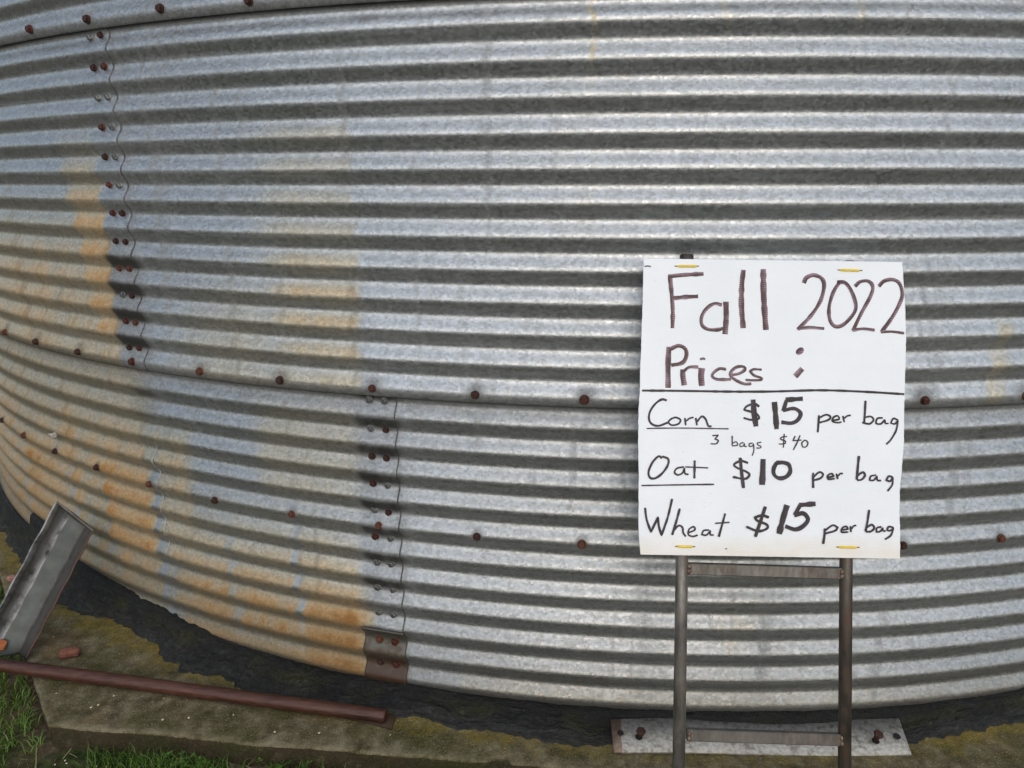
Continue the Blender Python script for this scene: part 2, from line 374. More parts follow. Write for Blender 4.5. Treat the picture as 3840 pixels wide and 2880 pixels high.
GALV = mat_galv(); RUST = mat_rust('rusty_bolt_steel', (.035, .012, .009), (.12, .034, .022), .6, 160, .3)
RUST_B = mat_rust('brown_bolt_steel', (.022, .010, .008), (.075, .028, .020), .65, 220, .3); RUST_O = mat_rust('orange_bolt_steel', (.05, .018, .010), (.17, .060, .032), .65, 200, .2)
BOLTG = mat_bolt_grey(); SPLICE = mat_splice(); CONC = mat_concrete(); TAR = mat_tar(); SOIL = mat_soil()
BOARD = mat_board()
INK_B = mat_ink('brown_marker_ink', (.060, .022, .027), (.40, .27, .33))
INK_K = mat_ink('black_marker_ink', (.008, .005, .008), (.060, .034, .065))
POST_G = mat_steel('grey_tube_steel', (.13, .125, .115), (.36, .35, .33), .65, .75, .38)
POST_B = mat_steel('brown_tube_steel', (.055, .048, .040), (.13, .115, .10), .75, .6, .42)
BAR = mat_steel('bar_steel', (.085, .08, .072), (.19, .18, .165), .6, .65, .48)
PIPE = mat_rust('rusted_pipe_steel', (.014, .005, .0035), (.118, .046, .030), .44, 190, .22, (.12, 1, 1))
CHAN = mat_channel()
CHAN_D = mat_steel('dark_end_steel', (.06, .06, .058), (.15, .15, .145), .5, .45, .5)
TIE = mat_plain('yellow_plastic', (.75, .50, .03), (.85, .62, .06), 60, .4, 0, .05)
CAP = mat_plain('dark_cap_plastic', (.018, .014, .014), (.035, .025, .024), 60, .55)
WELD = mat_rust('weld_metal', (.07, .045, .03), (.26, .19, .14), .5, 260, .5)
BRICK = mat_plain('red_brick', (.13, .042, .026), (.25, .10, .066), 120, .9, 0, .6)
PINK = mat_plain('pale_red_brick', (.34, .15, .13), (.46, .24, .20), 120, .9, 0, .6)
ORANGE = mat_plain('orange_flake', (.24, .062, .018), (.34, .11, .035), 90, .8, 0, .5)
KERN = mat_plain('pale_grain', (.55, .42, .22), (.75, .68, .52), 300, .6)
WHITE = mat_paintplate()
PLATE_R = mat_rust('dark_rust_plate', (.022, .012, .006), (.055, .030, .014), .75, 90, .15)
SEAL = mat_plain('pale_sealant', (.26, .25, .22), (.42, .41, .36), 200, .8)

# ------------------------------------------------------------------ measured outlines (metres)
SIGN={"base":[0.20079,-3.53377,-0.868],"hx":[0.994796,0.101887,0.0],"y":[-0.097691,0.95383,-0.284015],"up":[-0.028938,0.282537,0.95882],"postL":[[-0.0,0.0,1.2194],[-0.0207,-0.0,0.2232]],"postR":[[0.32,-0.0,1.214],[0.301,0.0,0.2257]],"bar1":[[-0.0049,0.0,0.6046],[0.3027,-0.0,0.5967]],"bar2":[[-0.0066,0.0,0.2831],[0.2989,0.0,0.2756]]}
OUTLINE=[[-0.0881,1.2136],[0.0608,1.2117],[0.2426,1.2093],[0.4174,1.2069],[0.4195,1.1925],[0.4206,1.1612],[0.4225,1.1142],[0.4233,1.0569],[0.4217,1.005],[0.4192,0.9506],[0.4176,0.9103],[0.4163,0.8587],[0.4126,0.8097],[0.4073,0.7635],[0.4056,0.7173],[0.4068,0.6712],[0.4057,0.6285],[0.2366,0.6303],[0.0571,0.6326],[-0.096,0.6342],[-0.0985,0.664],[-0.0997,0.7025],[-0.0989,0.7798],[-0.0997,0.8573],[-0.099,0.9092],[-0.0963,0.9559],[-0.0956,0.9912],[-0.0928,1.0564],[-0.0905,1.1218],[-0.0888,1.1742]]
STROKES={
 'fall':[[6.76,[[-0.0369,1.1808],[-0.0332,1.1401],[-0.0313,1.1087],[-0.0322,1.0761]]],[6.76,[[-0.0396,1.1781],[-0.007,1.1815],[0.0294,1.1834]]],[6.76,[[-0.0319,1.1349],[-0.0072,1.1375],[0.0183,1.1388]]],[5.86,[[0.0649,1.1219],[0.0499,1.1245],[0.0342,1.114],[0.025,1.0983],[0.0257,1.0826],[0.0366,1.0743],[0.0547,1.073],[0.0677,1.0761]]],[9.02,[[0.0727,1.1284],[0.0731,1.0983],[0.0707,1.0644]]],[8.12,[[0.1075,1.1912],[0.1041,1.1611],[0.1031,1.1219],[0.1061,1.0762]]],[9.02,[[0.1464,1.1926],[0.1466,1.148],[0.1483,1.1088],[0.1506,1.0728]]]],
 'year':[[6.31,[[0.2253,1.1651],[0.2306,1.1755],[0.2449,1.1808],[0.2604,1.1742],[0.2649,1.1585],[0.2573,1.1298],[0.2389,1.1011],[0.2128,1.0737]]],[4.96,[[0.2115,1.075],[0.2361,1.0776],[0.2645,1.0755]]],[6.09,[[0.2966,1.1685],[0.2834,1.1481],[0.2745,1.1193],[0.2755,1.0933],[0.2852,1.0802],[0.3008,1.0829],[0.3191,1.1011],[0.3265,1.1194],[0.3196,1.1455],[0.3069,1.1651],[0.2901,1.1669]]],[6.09,[[0.3249,1.1585],[0.3354,1.1677],[0.3509,1.169],[0.3598,1.1585],[0.3557,1.1403],[0.3372,1.1063],[0.32,1.0712]]],[4.96,[[0.3187,1.0719],[0.3394,1.0751],[0.3626,1.0725]]],[6.09,[[0.3715,1.1585],[0.382,1.169],[0.3975,1.1721],[0.4104,1.1664],[0.4166,1.1507],[0.415,1.1325],[0.3991,1.1012],[0.3755,1.0686]]],[4.51,[[0.3742,1.0686],[0.3935,1.0699],[0.4198,1.0668]]]],
 'prices':[[8.57,[[-0.0394,1.0395],[-0.0411,1.0043],[-0.0413,0.9588]]],[6.31,[[-0.0363,1.0351],[-0.0207,1.0416],[-0.0077,1.0356],[-0.0052,1.0226],[-0.0131,1.0083],[-0.0351,1.003]]],[8.12,[[-0.0126,0.9953],[-0.0122,0.981],[-0.0094,0.9641]]],[4.96,[[-0.0132,0.9888],[-0.0002,0.9992],[0.018,0.9997]]],[9.47,[[0.0247,0.9979],[0.0233,0.981],[0.0248,0.9628]]],[3.83,[[0.0212,1.0148],[0.0272,1.0167],[0.0316,1.0149]]],[4.96,[[0.0724,0.9954],[0.0594,0.9967],[0.0477,0.9889],[0.0451,0.9811],[0.0541,0.9759],[0.0722,0.9754],[0.0818,0.9759]]],[4.96,[[0.0826,0.9842],[0.0982,0.9876],[0.1086,0.9947],[0.106,1.0006],[0.0931,0.9998],[0.0827,0.9915],[0.0813,0.9824],[0.0929,0.9733],[0.1084,0.9669],[0.1213,0.9674]]],[4.06,[[0.1417,0.9947],[0.1267,0.9955],[0.1189,0.9916],[0.1266,0.9838],[0.1408,0.9786],[0.1395,0.9747],[0.1239,0.9739],[0.1097,0.9747]]]],
 'colon':[[10.37,[[0.2097,1.026],[0.2162,1.0312],[0.2232,1.0364]]],[9.02,[[0.2067,0.9818],[0.214,0.9896],[0.2208,0.9969]]]],
 'divider':[[3.38,[[-0.0924,0.9535],[-0.0185,0.9531],[0.085,0.9518],[0.1625,0.9522],[0.2529,0.9547],[0.3302,0.9525],[0.4184,0.9475]]]],
 'corn':[[3.38,[[-0.0437,0.9342],[-0.0536,0.9362],[-0.0666,0.9274],[-0.077,0.9118],[-0.0788,0.8975],[-0.0732,0.888],[-0.0603,0.8846],[-0.0416,0.8911]]],[2.93,[[-0.033,0.9002],[-0.0408,0.8924],[-0.0344,0.886],[-0.0214,0.8886],[-0.0175,0.8964],[-0.0265,0.901],[-0.0343,0.8989]]],[2.93,[[-0.0089,0.9003],[-0.0072,0.8855]]],[2.71,[[-0.0072,0.8933],[0.0006,0.8995],[0.0084,0.9011]]],[2.93,[[0.0123,0.9003],[0.0148,0.8856]]],[2.93,[[0.0148,0.8926],[0.0239,0.903],[0.0316,0.8978],[0.0367,0.8848],[0.0432,0.8841]]],[1.8,[[-0.0836,0.8794],[-0.0189,0.8803],[0.0767,0.879]]]],
 'corn_price':[[3.83,[[0.1364,0.9226],[0.1262,0.9278],[0.1119,0.9231],[0.1067,0.9161],[0.1209,0.9122],[0.1325,0.9084]]],[3.61,[[0.1325,0.9084],[0.1355,0.8993],[0.1208,0.8967],[0.1053,0.9005]]],[8.57,[[0.1244,0.9363],[0.126,0.9097],[0.1297,0.8838]]],[8.57,[[0.1657,0.9318],[0.168,0.9046],[0.1696,0.8787]]],[7.66,[[0.1877,0.9357],[0.2212,0.9383]]],[6.31,[[0.1895,0.9357],[0.1828,0.9137]]],[6.31,[[0.1823,0.915],[0.2035,0.9189],[0.2163,0.9099],[0.211,0.8969],[0.1981,0.8904],[0.1788,0.8922]]]],
 'corn_per':[[3.16,[[0.2524,0.9061],[0.2509,0.8892],[0.2494,0.8724]]],[2.93,[[0.2497,0.8991],[0.2652,0.9069],[0.2742,0.9035],[0.2703,0.897],[0.2522,0.8913]]],[2.71,[[0.2788,0.8958],[0.2909,0.8984],[0.2884,0.9048],[0.2806,0.9022],[0.278,0.8945],[0.2882,0.8914],[0.296,0.8932]]],[2.71,[[0.2987,0.9049],[0.3011,0.8925]]],[2.48,[[0.3012,0.8997],[0.3064,0.9044],[0.3141,0.9062]]]],
 'corn_bag':[[3.38,[[0.3428,0.9347],[0.3412,0.9101],[0.3397,0.892]]],[2.93,[[0.3398,0.9019],[0.3527,0.9037],[0.3578,0.8972],[0.35,0.8895],[0.3358,0.892]]],[2.71,[[0.3758,0.9012],[0.3655,0.8998],[0.3628,0.8908],[0.3718,0.8895],[0.3796,0.8973],[0.3808,0.8908],[0.3872,0.8901]]],[2.71,[[0.4053,0.8968],[0.3964,0.8999],[0.3911,0.8909],[0.3988,0.8896],[0.4053,0.8961],[0.4012,0.8767],[0.3907,0.8586],[0.3816,0.8496]]]],
 'offer':[[2.03,[[0.0444,0.8655],[0.056,0.8668],[0.0495,0.859],[0.0559,0.8564],[0.052,0.85],[0.0409,0.8499]]]],
 'offer_bags':[[2.03,[[0.0831,0.8656],[0.083,0.8462]]],[1.8,[[0.083,0.8508],[0.0908,0.8539],[0.0933,0.8475],[0.083,0.8457]]],[1.8,[[0.1049,0.8527],[0.0985,0.8501],[0.0984,0.8449],[0.1049,0.8462],[0.1062,0.8514],[0.1075,0.8449],[0.1113,0.845]]],[1.8,[[0.123,0.8514],[0.1165,0.8501],[0.1165,0.845],[0.1229,0.8463],[0.1243,0.8502],[0.1249,0.8372],[0.1215,0.8264]]],[1.8,[[0.1397,0.8533],[0.132,0.8515],[0.1333,0.8476],[0.1389,0.845],[0.1371,0.8419],[0.1293,0.8419]]]],
 'offer_price':[[1.8,[[0.1901,0.8645],[0.1798,0.8632],[0.1772,0.8593],[0.1862,0.8555],[0.1848,0.8503],[0.1732,0.8498]]],[2.03,[[0.1842,0.8697],[0.1822,0.8426]]],[2.03,[[0.2056,0.8654],[0.2011,0.8563],[0.2179,0.8576]]],[2.03,[[0.2151,0.8672],[0.2093,0.853],[0.2014,0.838]]],[2.03,[[0.2248,0.8582],[0.2183,0.8517],[0.2208,0.844],[0.2273,0.8453],[0.2299,0.853],[0.224,0.8582]]]],
 'oat':[[3.38,[[-0.054,0.8212],[-0.0605,0.8251],[-0.0722,0.8134],[-0.08,0.7953],[-0.0774,0.7837],[-0.0671,0.7825],[-0.0529,0.7928],[-0.0425,0.8084],[-0.0419,0.82],[-0.054,0.8251]]],[2.71,[[-0.011,0.8046],[-0.0244,0.802],[-0.0296,0.7942],[-0.0232,0.7891],[-0.0141,0.793],[-0.0102,0.802],[-0.009,0.7917],[-0.002,0.7904]]],[3.83,[[0.0097,0.8176],[0.009,0.7822]]],[2.03,[[-0.0089,0.8046],[0.0117,0.8039],[0.0362,0.8029]]],[2.25,[[-0.0943,0.7682],[-0.0246,0.7697],[0.0476,0.771]]]],
 'oat_price':[[5.86,[[0.0983,0.823],[0.1006,0.7959],[0.1043,0.7637]]],[3.38,[[0.1137,0.8127],[0.0995,0.8165],[0.0866,0.81],[0.0917,0.8036],[0.1097,0.7959],[0.116,0.7895],[0.107,0.7817],[0.0838,0.7855]]],[9.47,[[0.1428,0.8205],[0.1419,0.796],[0.1404,0.7703]]],[6.31,[[0.169,0.8136],[0.163,0.8013],[0.1642,0.7897],[0.1739,0.7833],[0.1868,0.7859],[0.1951,0.7962],[0.1927,0.8091],[0.1819,0.8137],[0.1677,0.8131]]]],
 'oat_per':[[3.38,[[0.2396,0.7943],[0.2392,0.7809],[0.2393,0.7644]]],[2.93,[[0.2395,0.7855],[0.2512,0.7951],[0.2588,0.7912],[0.2536,0.7835],[0.2394,0.7791]]],[2.71,[[0.266,0.7848],[0.2793,0.7875],[0.2756,0.7926],[0.2678,0.7887],[0.269,0.7818],[0.2814,0.7828]]],[2.71,[[0.2845,0.7926],[0.287,0.7818]]],[2.48,[[0.2871,0.7875],[0.2923,0.7926],[0.2974,0.7927]]]],
 'oat_bag':[[4.06,[[0.3286,0.827],[0.326,0.8043],[0.3237,0.7807]]],[3.16,[[0.3243,0.7884],[0.3359,0.7954],[0.3397,0.7889],[0.3332,0.7812],[0.3242,0.7799]]],[2.71,[[0.3615,0.7903],[0.3512,0.7877],[0.3486,0.78],[0.3563,0.78],[0.3628,0.7877],[0.364,0.78],[0.3711,0.7793]]],[2.93,[[0.3935,0.786],[0.3859,0.7878],[0.3806,0.7801],[0.3883,0.7783],[0.3935,0.7853],[0.392,0.7711],[0.3829,0.7588]]]],
 'wheat':[[3.38,[[-0.0872,0.7252],[-0.0842,0.7026],[-0.076,0.6782],[-0.0622,0.7065],[-0.0605,0.6898],[-0.0554,0.6718],[-0.0429,0.7079],[-0.0345,0.7426]]],[3.38,[[-0.0196,0.7239],[-0.0262,0.7002],[-0.0348,0.6724]]],[2.71,[[-0.0322,0.6802],[-0.0224,0.6905],[-0.0147,0.6874],[-0.0134,0.6772],[-0.0083,0.6695]]],[2.48,[[-0.0024,0.6772],[0.009,0.6824],[0.0072,0.6888],[-0.0018,0.6836],[-0.0031,0.6733],[0.0058,0.67],[0.0149,0.6727]]],[2.48,[[0.0373,0.6825],[0.0265,0.6812],[0.0226,0.6735],[0.0316,0.6727],[0.0394,0.6812],[0.0393,0.6735],[0.0463,0.6728]]],[3.61,[[0.0684,0.7147],[0.0615,0.6903],[0.0555,0.6692]]],[2.03,[[0.0485,0.6954],[0.0768,0.6975]]]],
 'wheat_price':[[5.41,[[0.1464,0.7284],[0.1372,0.7009],[0.1262,0.6695]]],[4.28,[[0.1532,0.7073],[0.1399,0.7111],[0.1257,0.7072],[0.1308,0.7008],[0.1487,0.6932],[0.1486,0.6855],[0.1319,0.6808],[0.1088,0.6892]]],[9.47,[[0.1884,0.7314],[0.1799,0.7036],[0.1724,0.6754]]],[7.66,[[0.212,0.7314],[0.2436,0.7341]]],[6.76,[[0.214,0.7314],[0.2028,0.7119]]],[6.76,[[0.202,0.7114],[0.2195,0.7153],[0.2286,0.7038],[0.2193,0.6909],[0.2038,0.6842],[0.1846,0.6903]]]],
 'wheat_per':[[3.38,[[0.2608,0.6865],[0.2601,0.6732],[0.2574,0.6563]]],[2.93,[[0.2589,0.6803],[0.2757,0.6924],[0.2859,0.6886],[0.2807,0.6822],[0.2614,0.6765]]],[2.71,[[0.2941,0.6835],[0.3056,0.6854],[0.3026,0.6905],[0.2949,0.6874],[0.2935,0.6797],[0.3063,0.6798]]],[2.71,[[0.3103,0.6913],[0.3114,0.6793]]],[2.48,[[0.312,0.6849],[0.3167,0.6913],[0.3218,0.6926]]]],
 'wheat_bag':[[3.38,[[0.3471,0.7227],[0.3437,0.7017],[0.3396,0.6807]]],[2.93,[[0.3397,0.6871],[0.3513,0.694],[0.3563,0.6876],[0.3499,0.6812],[0.3396,0.6801]]],[2.71,[[0.3705,0.6903],[0.3615,0.6877],[0.3601,0.68],[0.3678,0.6813],[0.373,0.6877],[0.3729,0.6826],[0.3785,0.6818]]],[2.71,[[0.3935,0.6886],[0.3845,0.6903],[0.3806,0.6839],[0.387,0.6826],[0.3935,0.6878],[0.3881,0.6737],[0.3765,0.6655]]]],
}
TIES=[[[-0.0246,1.1986],[0.0178,1.1986]],[[0.2942,1.191],[0.337,1.1899]],[[-0.0264,0.6504],[0.007,0.65]],[[0.2855,0.6505],[0.3252,0.6501]]]
DASH=[[-0.0872,1.1978],[-0.0812,1.1989],[-0.0739,1.1978]]
SLOT=[0.07,0.6462]
TARTOP=[[-0.5819,-0.6167],[-0.5004,-0.6976],[-0.4256,-0.7179],[-0.3523,-0.7321],[-0.2802,-0.7495],[-0.217,-0.7678],[-0.1751,-0.7584],[-0.1473,-0.7522],[-0.0981,-0.7613],[-0.0263,-0.7618],[0.0427,-0.7611],[0.1454,-0.759],[0.2537,-0.7598],[0.2921,-0.7511],[0.3379,-0.7465]]
TARBOT=[[-0.6608,0.0449],[-0.5872,0.0881],[-0.5008,0.0827],[-0.446,0.0413],[-0.3845,0.0617],[-0.3503,0.089],[-0.3357,0.1111],[-0.323,0.0958],[-0.2954,0.09],[-0.2763,0.109],[-0.2523,0.1171],[-0.2357,0.1345],[-0.221,0.1081],[-0.2064,0.101],[-0.1859,0.1066],[-0.1467,0.0665],[-0.1135,0.0691],[-0.0915,0.0784],[-0.0637,0.0852],[-0.0402,0.0882],[-0.0237,0.0912],[-0.0043,0.0907],[0.0118,0.094],[0.1037,0.0952],[0.2391,0.0759],[0.2784,0.0631],[0.3233,0.0578]]
KS=[[-1.3358,-3.2242,-0.797],[-1.186,-3.2171,-0.797],[-1.0562,-3.2127,-0.797],[-1.0159,-3.2875,-0.797],[-0.9574,-3.2742,-0.797],[-1.2032,-3.2544,-0.797],[-0.7323,-3.2987,-0.797],[-0.8554,-3.2528,-0.797],[-0.461,-3.2783,-0.797],[-0.7036,-3.121,-0.797],[-1.2145,-3.2652,-0.797],[-0.6276,-3.2905,-0.797],[-1.5142,-2.9914,-0.797]]
KG=[[-1.5541,-3.1304,-0.864],[-1.2091,-3.3249,-0.864],[-1.0705,-3.3475,-0.864],[-1.0971,-3.3505,-0.864],[-1.1333,-3.3492,-0.864],[-1.113,-3.3637,-0.864],[-1.1118,-3.3759,-0.864],[-1.1342,-3.3767,-0.864],[-0.9268,-3.3496,-0.864],[-1.2127,-3.374,-0.864],[-1.2378,-3.3796,-0.864],[-1.2204,-3.3677,-0.864],[-1.4765,-3.2185,-0.864]]
CHAN_TL=[-1.499,-2.913,-0.4167]
FLAKE=[-1.5838,-3.0945,-0.7626]
def blob(c, s, name, seed, sub=2, rough=.35):
    bm = bmesh.new(); bmesh.ops.create_icosphere(bm, subdivisions=sub, radius=1); rd = random.Random(seed)
    o1 = rd.random()*9
    for v in bm.verts:
        k_ = 1+rough*(float(fbm(np.array([v.co.x*1.7+o1]), np.array([v.co.y*1.7+v.co.z*2.3]), 3)[0])-.5)*2
        v.co = Vector((v.co.x*s[0], v.co.y*s[1], v.co.z*s[2]))*k_+Vector(c)
    me = bpy.data.meshes.new(name); bm.to_mesh(me); bm.free(); return me


# ------------------------------------------------------------------ grain bin
STEP = .238125/R0          # one bolt spacing as an angle
TH0 = -.38474              # a bolt line of the ring joint
TA0, TA1, TB0, TB1 = -.39203, -.38009, -.16526, -.15326
EDGE_A, EDGE_B = TA1+.0088, TB1+.0088
SPAN = 12*STEP
BIN_BASE = Vector((0, 0, -.80))
grain_bin = empty('grain_bin', BIN_BASE)
tag(grain_bin, 'huge round corrugated galvanised steel bin filling the photo behind the price sign', 'grain bin')

def child(name, me, mat, parent, base, smooth=True):
    o = link(name, me, mat, parent, smooth); o.matrix_parent_inverse = Matrix.Translation(-base); return o

def stains_and_shade(T, Z, ring):
    k = Z/PC
    ph = np.cos(2*np.pi*(k-.13))                      # +1 just above a crest, -1 in the valley
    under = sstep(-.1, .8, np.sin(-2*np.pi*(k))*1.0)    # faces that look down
    n = fbm(T*R0*9, Z*5, 4); nf = fbm(T*R0*45, Z*30, 4); col = fbm(T*R0*28, Z*.7+3, 3)
    TG = T; T = T+.010*(fbm(T*R0*16+2, Z*22, 3)-.5)+.004*(nf-.5)
    R = np.zeros_like(T); G = np.zeros_like(T); P = np.zeros_like(T)
    if ring == 1:
        zr = sstep(9.5, 5.0, k) if False else 1-sstep(4.5, 9.3, k)
        low = 1-sstep(.2, 1.6, k)
        left = -.452+.02*(1-k/9.)
        colA = sstep(left-.008, left+.008, T)*(1-sstep(TA0-.012, TA0-.006, T))
        R = np.maximum(R, colA*(zr*.82-.30*low)*(.7+.6*n))
        farl = (1-sstep(left-.004, left+.004, T))*(1-sstep(2.5, 7.5, k))
        R = np.maximum(R, farl*(.40+.30*col)*(.6+.8*n))
        colB = sstep(-.262, -.212, T)*(1-sstep(-.171, -.165, T))*(1-sstep(7.9, 8.9, k))
        R = np.maximum(R, colB*(.16+.24*np.exp(-((k-2.6)/2.2)**2))*(.62+.5*np.clip(ph, -1, 1))*1.25*(.6+.8*n))
        R = np.maximum(R, sstep(-.36, -.30, T)*(1-sstep(-.24, -.20, T))*(1-sstep(1.2, 5, k))*.24*(.5+n))
        R = np.maximum(R, band(T, .2625, .2765, .0012)*(1-sstep(2.2, 2.5, k))*.26*(.5+nf))
        R = np.maximum(R, band(T, .268, .274, .0012)*(1-sstep(2.2, 2.5, k))*.32*(.5+nf))
        R = np.maximum(R, band(T, -.0108, -.0085, .0006)*sstep(9.0, 10.2, k)*.48)
        R = np.maximum(R, band(T, .0655, .0690, .0010)*sstep(10.2, 11, k)*.2)
        R = np.maximum(R, band(T, .143, .150, .0015)*sstep(10.0, 11, k)*.2)
        R = np.maximum(R, .08*sstep(.55, .75, col)*(T > -.15)*sstep(.5, .8, n))
        T = TG; R = np.maximum(R, 0)
        uns = sstep(-.75, .95, np.sin(-2*np.pi*k)+.5*(nf-.5))
        sm = sstep(TA0-.016, TA0-.008, T+.006*(n-.5))*(1-sstep(EDGE_A-.004, EDGE_A+.022, T+.010*(nf-.5)))*(1-sstep(3.6, 5.2, k))*sstep(-.5, .3, k)
        G = np.maximum(G, np.clip(sm*np.clip(.36+.9*uns, 0, 1)*(.95+.3*nf), 0, 1))
        sm2 = band(T, TA0-.006, EDGE_A+.003, .003)*(1-sstep(8.0, 9.0, k))*sstep(4.5, 5, k)
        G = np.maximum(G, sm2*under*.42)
        G = np.maximum(G, .85*band(T, EDGE_A-.0001, EDGE_A+.0014, .0003)*(.7+.6*nf))
        G = np.maximum(G, .95*band(k, 11.6, 11.8, .06))
        # grime along the lower lip and round the ring bolts
        G = np.maximum(G, (1-sstep(-.25, .12, k))*(.42+.35*nf))
        for i in range(-6, 11):
            tb = TH0+i*STEP; d = np.hypot((T-tb)*R0, (Z-.002)*1.15)
            G = np.maximum(G, (1-sstep(.010, .038+.02*(n-.5), d))*(.30+.7*nf)*.8*(Z < .030))
            G = np.maximum(G, band(np.abs(T-tb)*R0, -1, .030-.5*(Z+.020)*1.0, .012)*(Z < .016)*.62)
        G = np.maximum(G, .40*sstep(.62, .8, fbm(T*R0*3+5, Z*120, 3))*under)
        P = np.maximum(P, .22*sstep(.68, .8, col)*(T > -.37)*(T < -.24))
    elif ring == 0:
        l1 = 1-sstep(-.405, -.358, T)
        R = np.maximum(R, l1*(.40 + .30*band(k, -10.2, -3.0, 1.4)*sstep(.30, .66, col))*(.62+.75*n))
        R = np.maximum(R, band(T, -.462, -.386, .012)*band(k, -8.8, -4.2, .9)*(.62+.75*n*.6))
        R = np.maximum(R, band(T, -.63, -.53, .018)*band(k, -10.5, -4.5, .9)*(.50+.6*n))
        R = np.maximum(R, band(T, -.376, -.335, .012)*band(k, -8.5, -2.6, .8)*.50*(.4+nf))
        m1 = sstep(-.376, -.36, T)*(1-sstep(-.185, -.172, T))
        R = np.maximum(R, m1*(1-sstep(-8.6, -3.8, k))*(.40+.35*n)*(.75+.30*np.clip(ph, -1, 1)))
        R = np.maximum(R, band(T, -.262, TB0-.010, .012)*band(k, -4.5, -1.0, .8)*.24*(.5+n))
        R = np.maximum(R, band(T, -.236, TB0-.010, .014)*(1-sstep(-9.0, -6.6, k))*(.60+.55*n))
        R = np.maximum(R, band(T, -.35, TB0-.010, .008)*(1-sstep(-9.2, -7.4, k))*sstep(-11.3, -10.0, k)*(.42+.6*nf))
        R = np.maximum(R, .10*band(T, .085, .13, .01)*band(k, -9.2, -6.8, .4)*sstep(.52, .66, nf))
        R = np.maximum(R, .14*(T > -.1)*(1-sstep(-11.6, -9.5, k)))
        P = np.maximum(P, band(T, -.3865, -.3795, .0016)*(1-sstep(-4.6, -3.9, k))*.62)
        P = np.maximum(P, band(T, -.2375, -.2315, .0016)*band(k, -9.6, -4.4, .5)*.55)
        P = np.maximum(P, band(T, -.304, -.298, .0020)*band(k, -10.5, -6.0, .8)*.34)
        P = np.maximum(P, band(T, -.463, -.457, .0020)*band(k, -9.5, -5.5, .8)*.40)
        P = np.maximum(P, band(T, -.520, -.512, .0025)*band(k, -9.5, -5.5, .8)*.40)
        R = R*(1-np.clip(1.5*P*(.4+1.1*nf), 0, .9))
        T = TG
        G = np.maximum(G, (sstep(-1.0, -.4, k))*.34*(.5+nf))
        G = np.maximum(G, band(T, TA0-.004, TA1+.016, .010)*band(k, -2.3, -.2, .35)*(.30+.55*under))
        uns = sstep(-.75, .95, np.sin(-2*np.pi*k)+.5*(nf-.5))
        sm = sstep(TB0-.020, TB0-.006, T+.006*(n-.5))*(1-sstep(EDGE_B-.004, EDGE_B+.018, T+.010*(nf-.5)))*sstep(-8.8, -7.8, k)
        G = np.maximum(G, np.clip(sm*np.clip(.14+.95*uns, 0, 1)*(.80+.4*nf), 0, 1))
        G = np.maximum(G, .85*band(T, EDGE_B-.0001, EDGE_B+.0010, .0003)*(.7+.6*nf))
        G = np.maximum(G, .95*band(k, -.40, -.2, .06))
        for i in range(-6, 11):                        # drips below the ring bolts
            tb = TH0+i*STEP
            G = np.maximum(G, band(T, tb-.002, tb+.0025, .0015)*sstep(-2.6, -.3, k)*.28)
            d = np.hypot((T-tb)*R0, Z+5*PC); G = np.maximum(G, (1-sstep(.010, .022, d))*.45)
        G = np.maximum(G, (1-sstep(-11.5, -10.75, k+.5*(n-.5)))*(.30+.5*nf)); G = np.maximum(G, (1-sstep(-11.6, -7.0, k+1.2*(n-.5)))*.27*(1-sstep(-.24, -.02, T)))  # foot dirt plus painted shade; lower left steel darkened as if less lit
        for (ts, ks, rs) in ((.098, -7.30, .012), (.106, -7.31, .007)):
            d = np.hypot((T-ts)*R0*.55, (k-ks)*PC); G = np.maximum(G, (1-sstep(.3*rs, rs, d))*.8)
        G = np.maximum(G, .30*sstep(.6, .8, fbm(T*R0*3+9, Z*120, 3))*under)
    else:
        G = np.maximum(G, (1-sstep(11.75, 12.12, k))*(.36+.35*nf))
        for i in range(-6, 11):
            tb = TH0+i*STEP; d = np.hypot((T-tb)*R0, (Z-12*PC))
            G = np.maximum(G, (1-sstep(.012, .030, d))*.42)
    T = TG
    vs = fbm(T*R0*38, Z*.9+ring*5, 3)
    G = np.maximum(G, .26*sstep(.60, .78, vs)*sstep(.35, .6, n)); P = np.maximum(P, .20*(1-sstep(.22, .38, vs)))
    sc = np.abs(fbm(T*R0*6+Z*9, Z*26-T*R0*5, 2)-.5); G = np.maximum(G, .30*(1-sstep(.0, .0035, sc))*sstep(.58, .7, fbm(T*R0*4+3, Z*4+8, 2)))
    # rust gathers on the lower half of each ridge
    R = R*(.90 if ring != 1 else .80)
    R = R*(.80+.30*np.clip(ph, -1, 1))
    R = np.clip(R*(.86+.35*nf), 0, 1)
    return np.stack([R, np.clip(G, 0, 1), np.clip(P, 0, 1)*(.7+.5*nf)], -1)

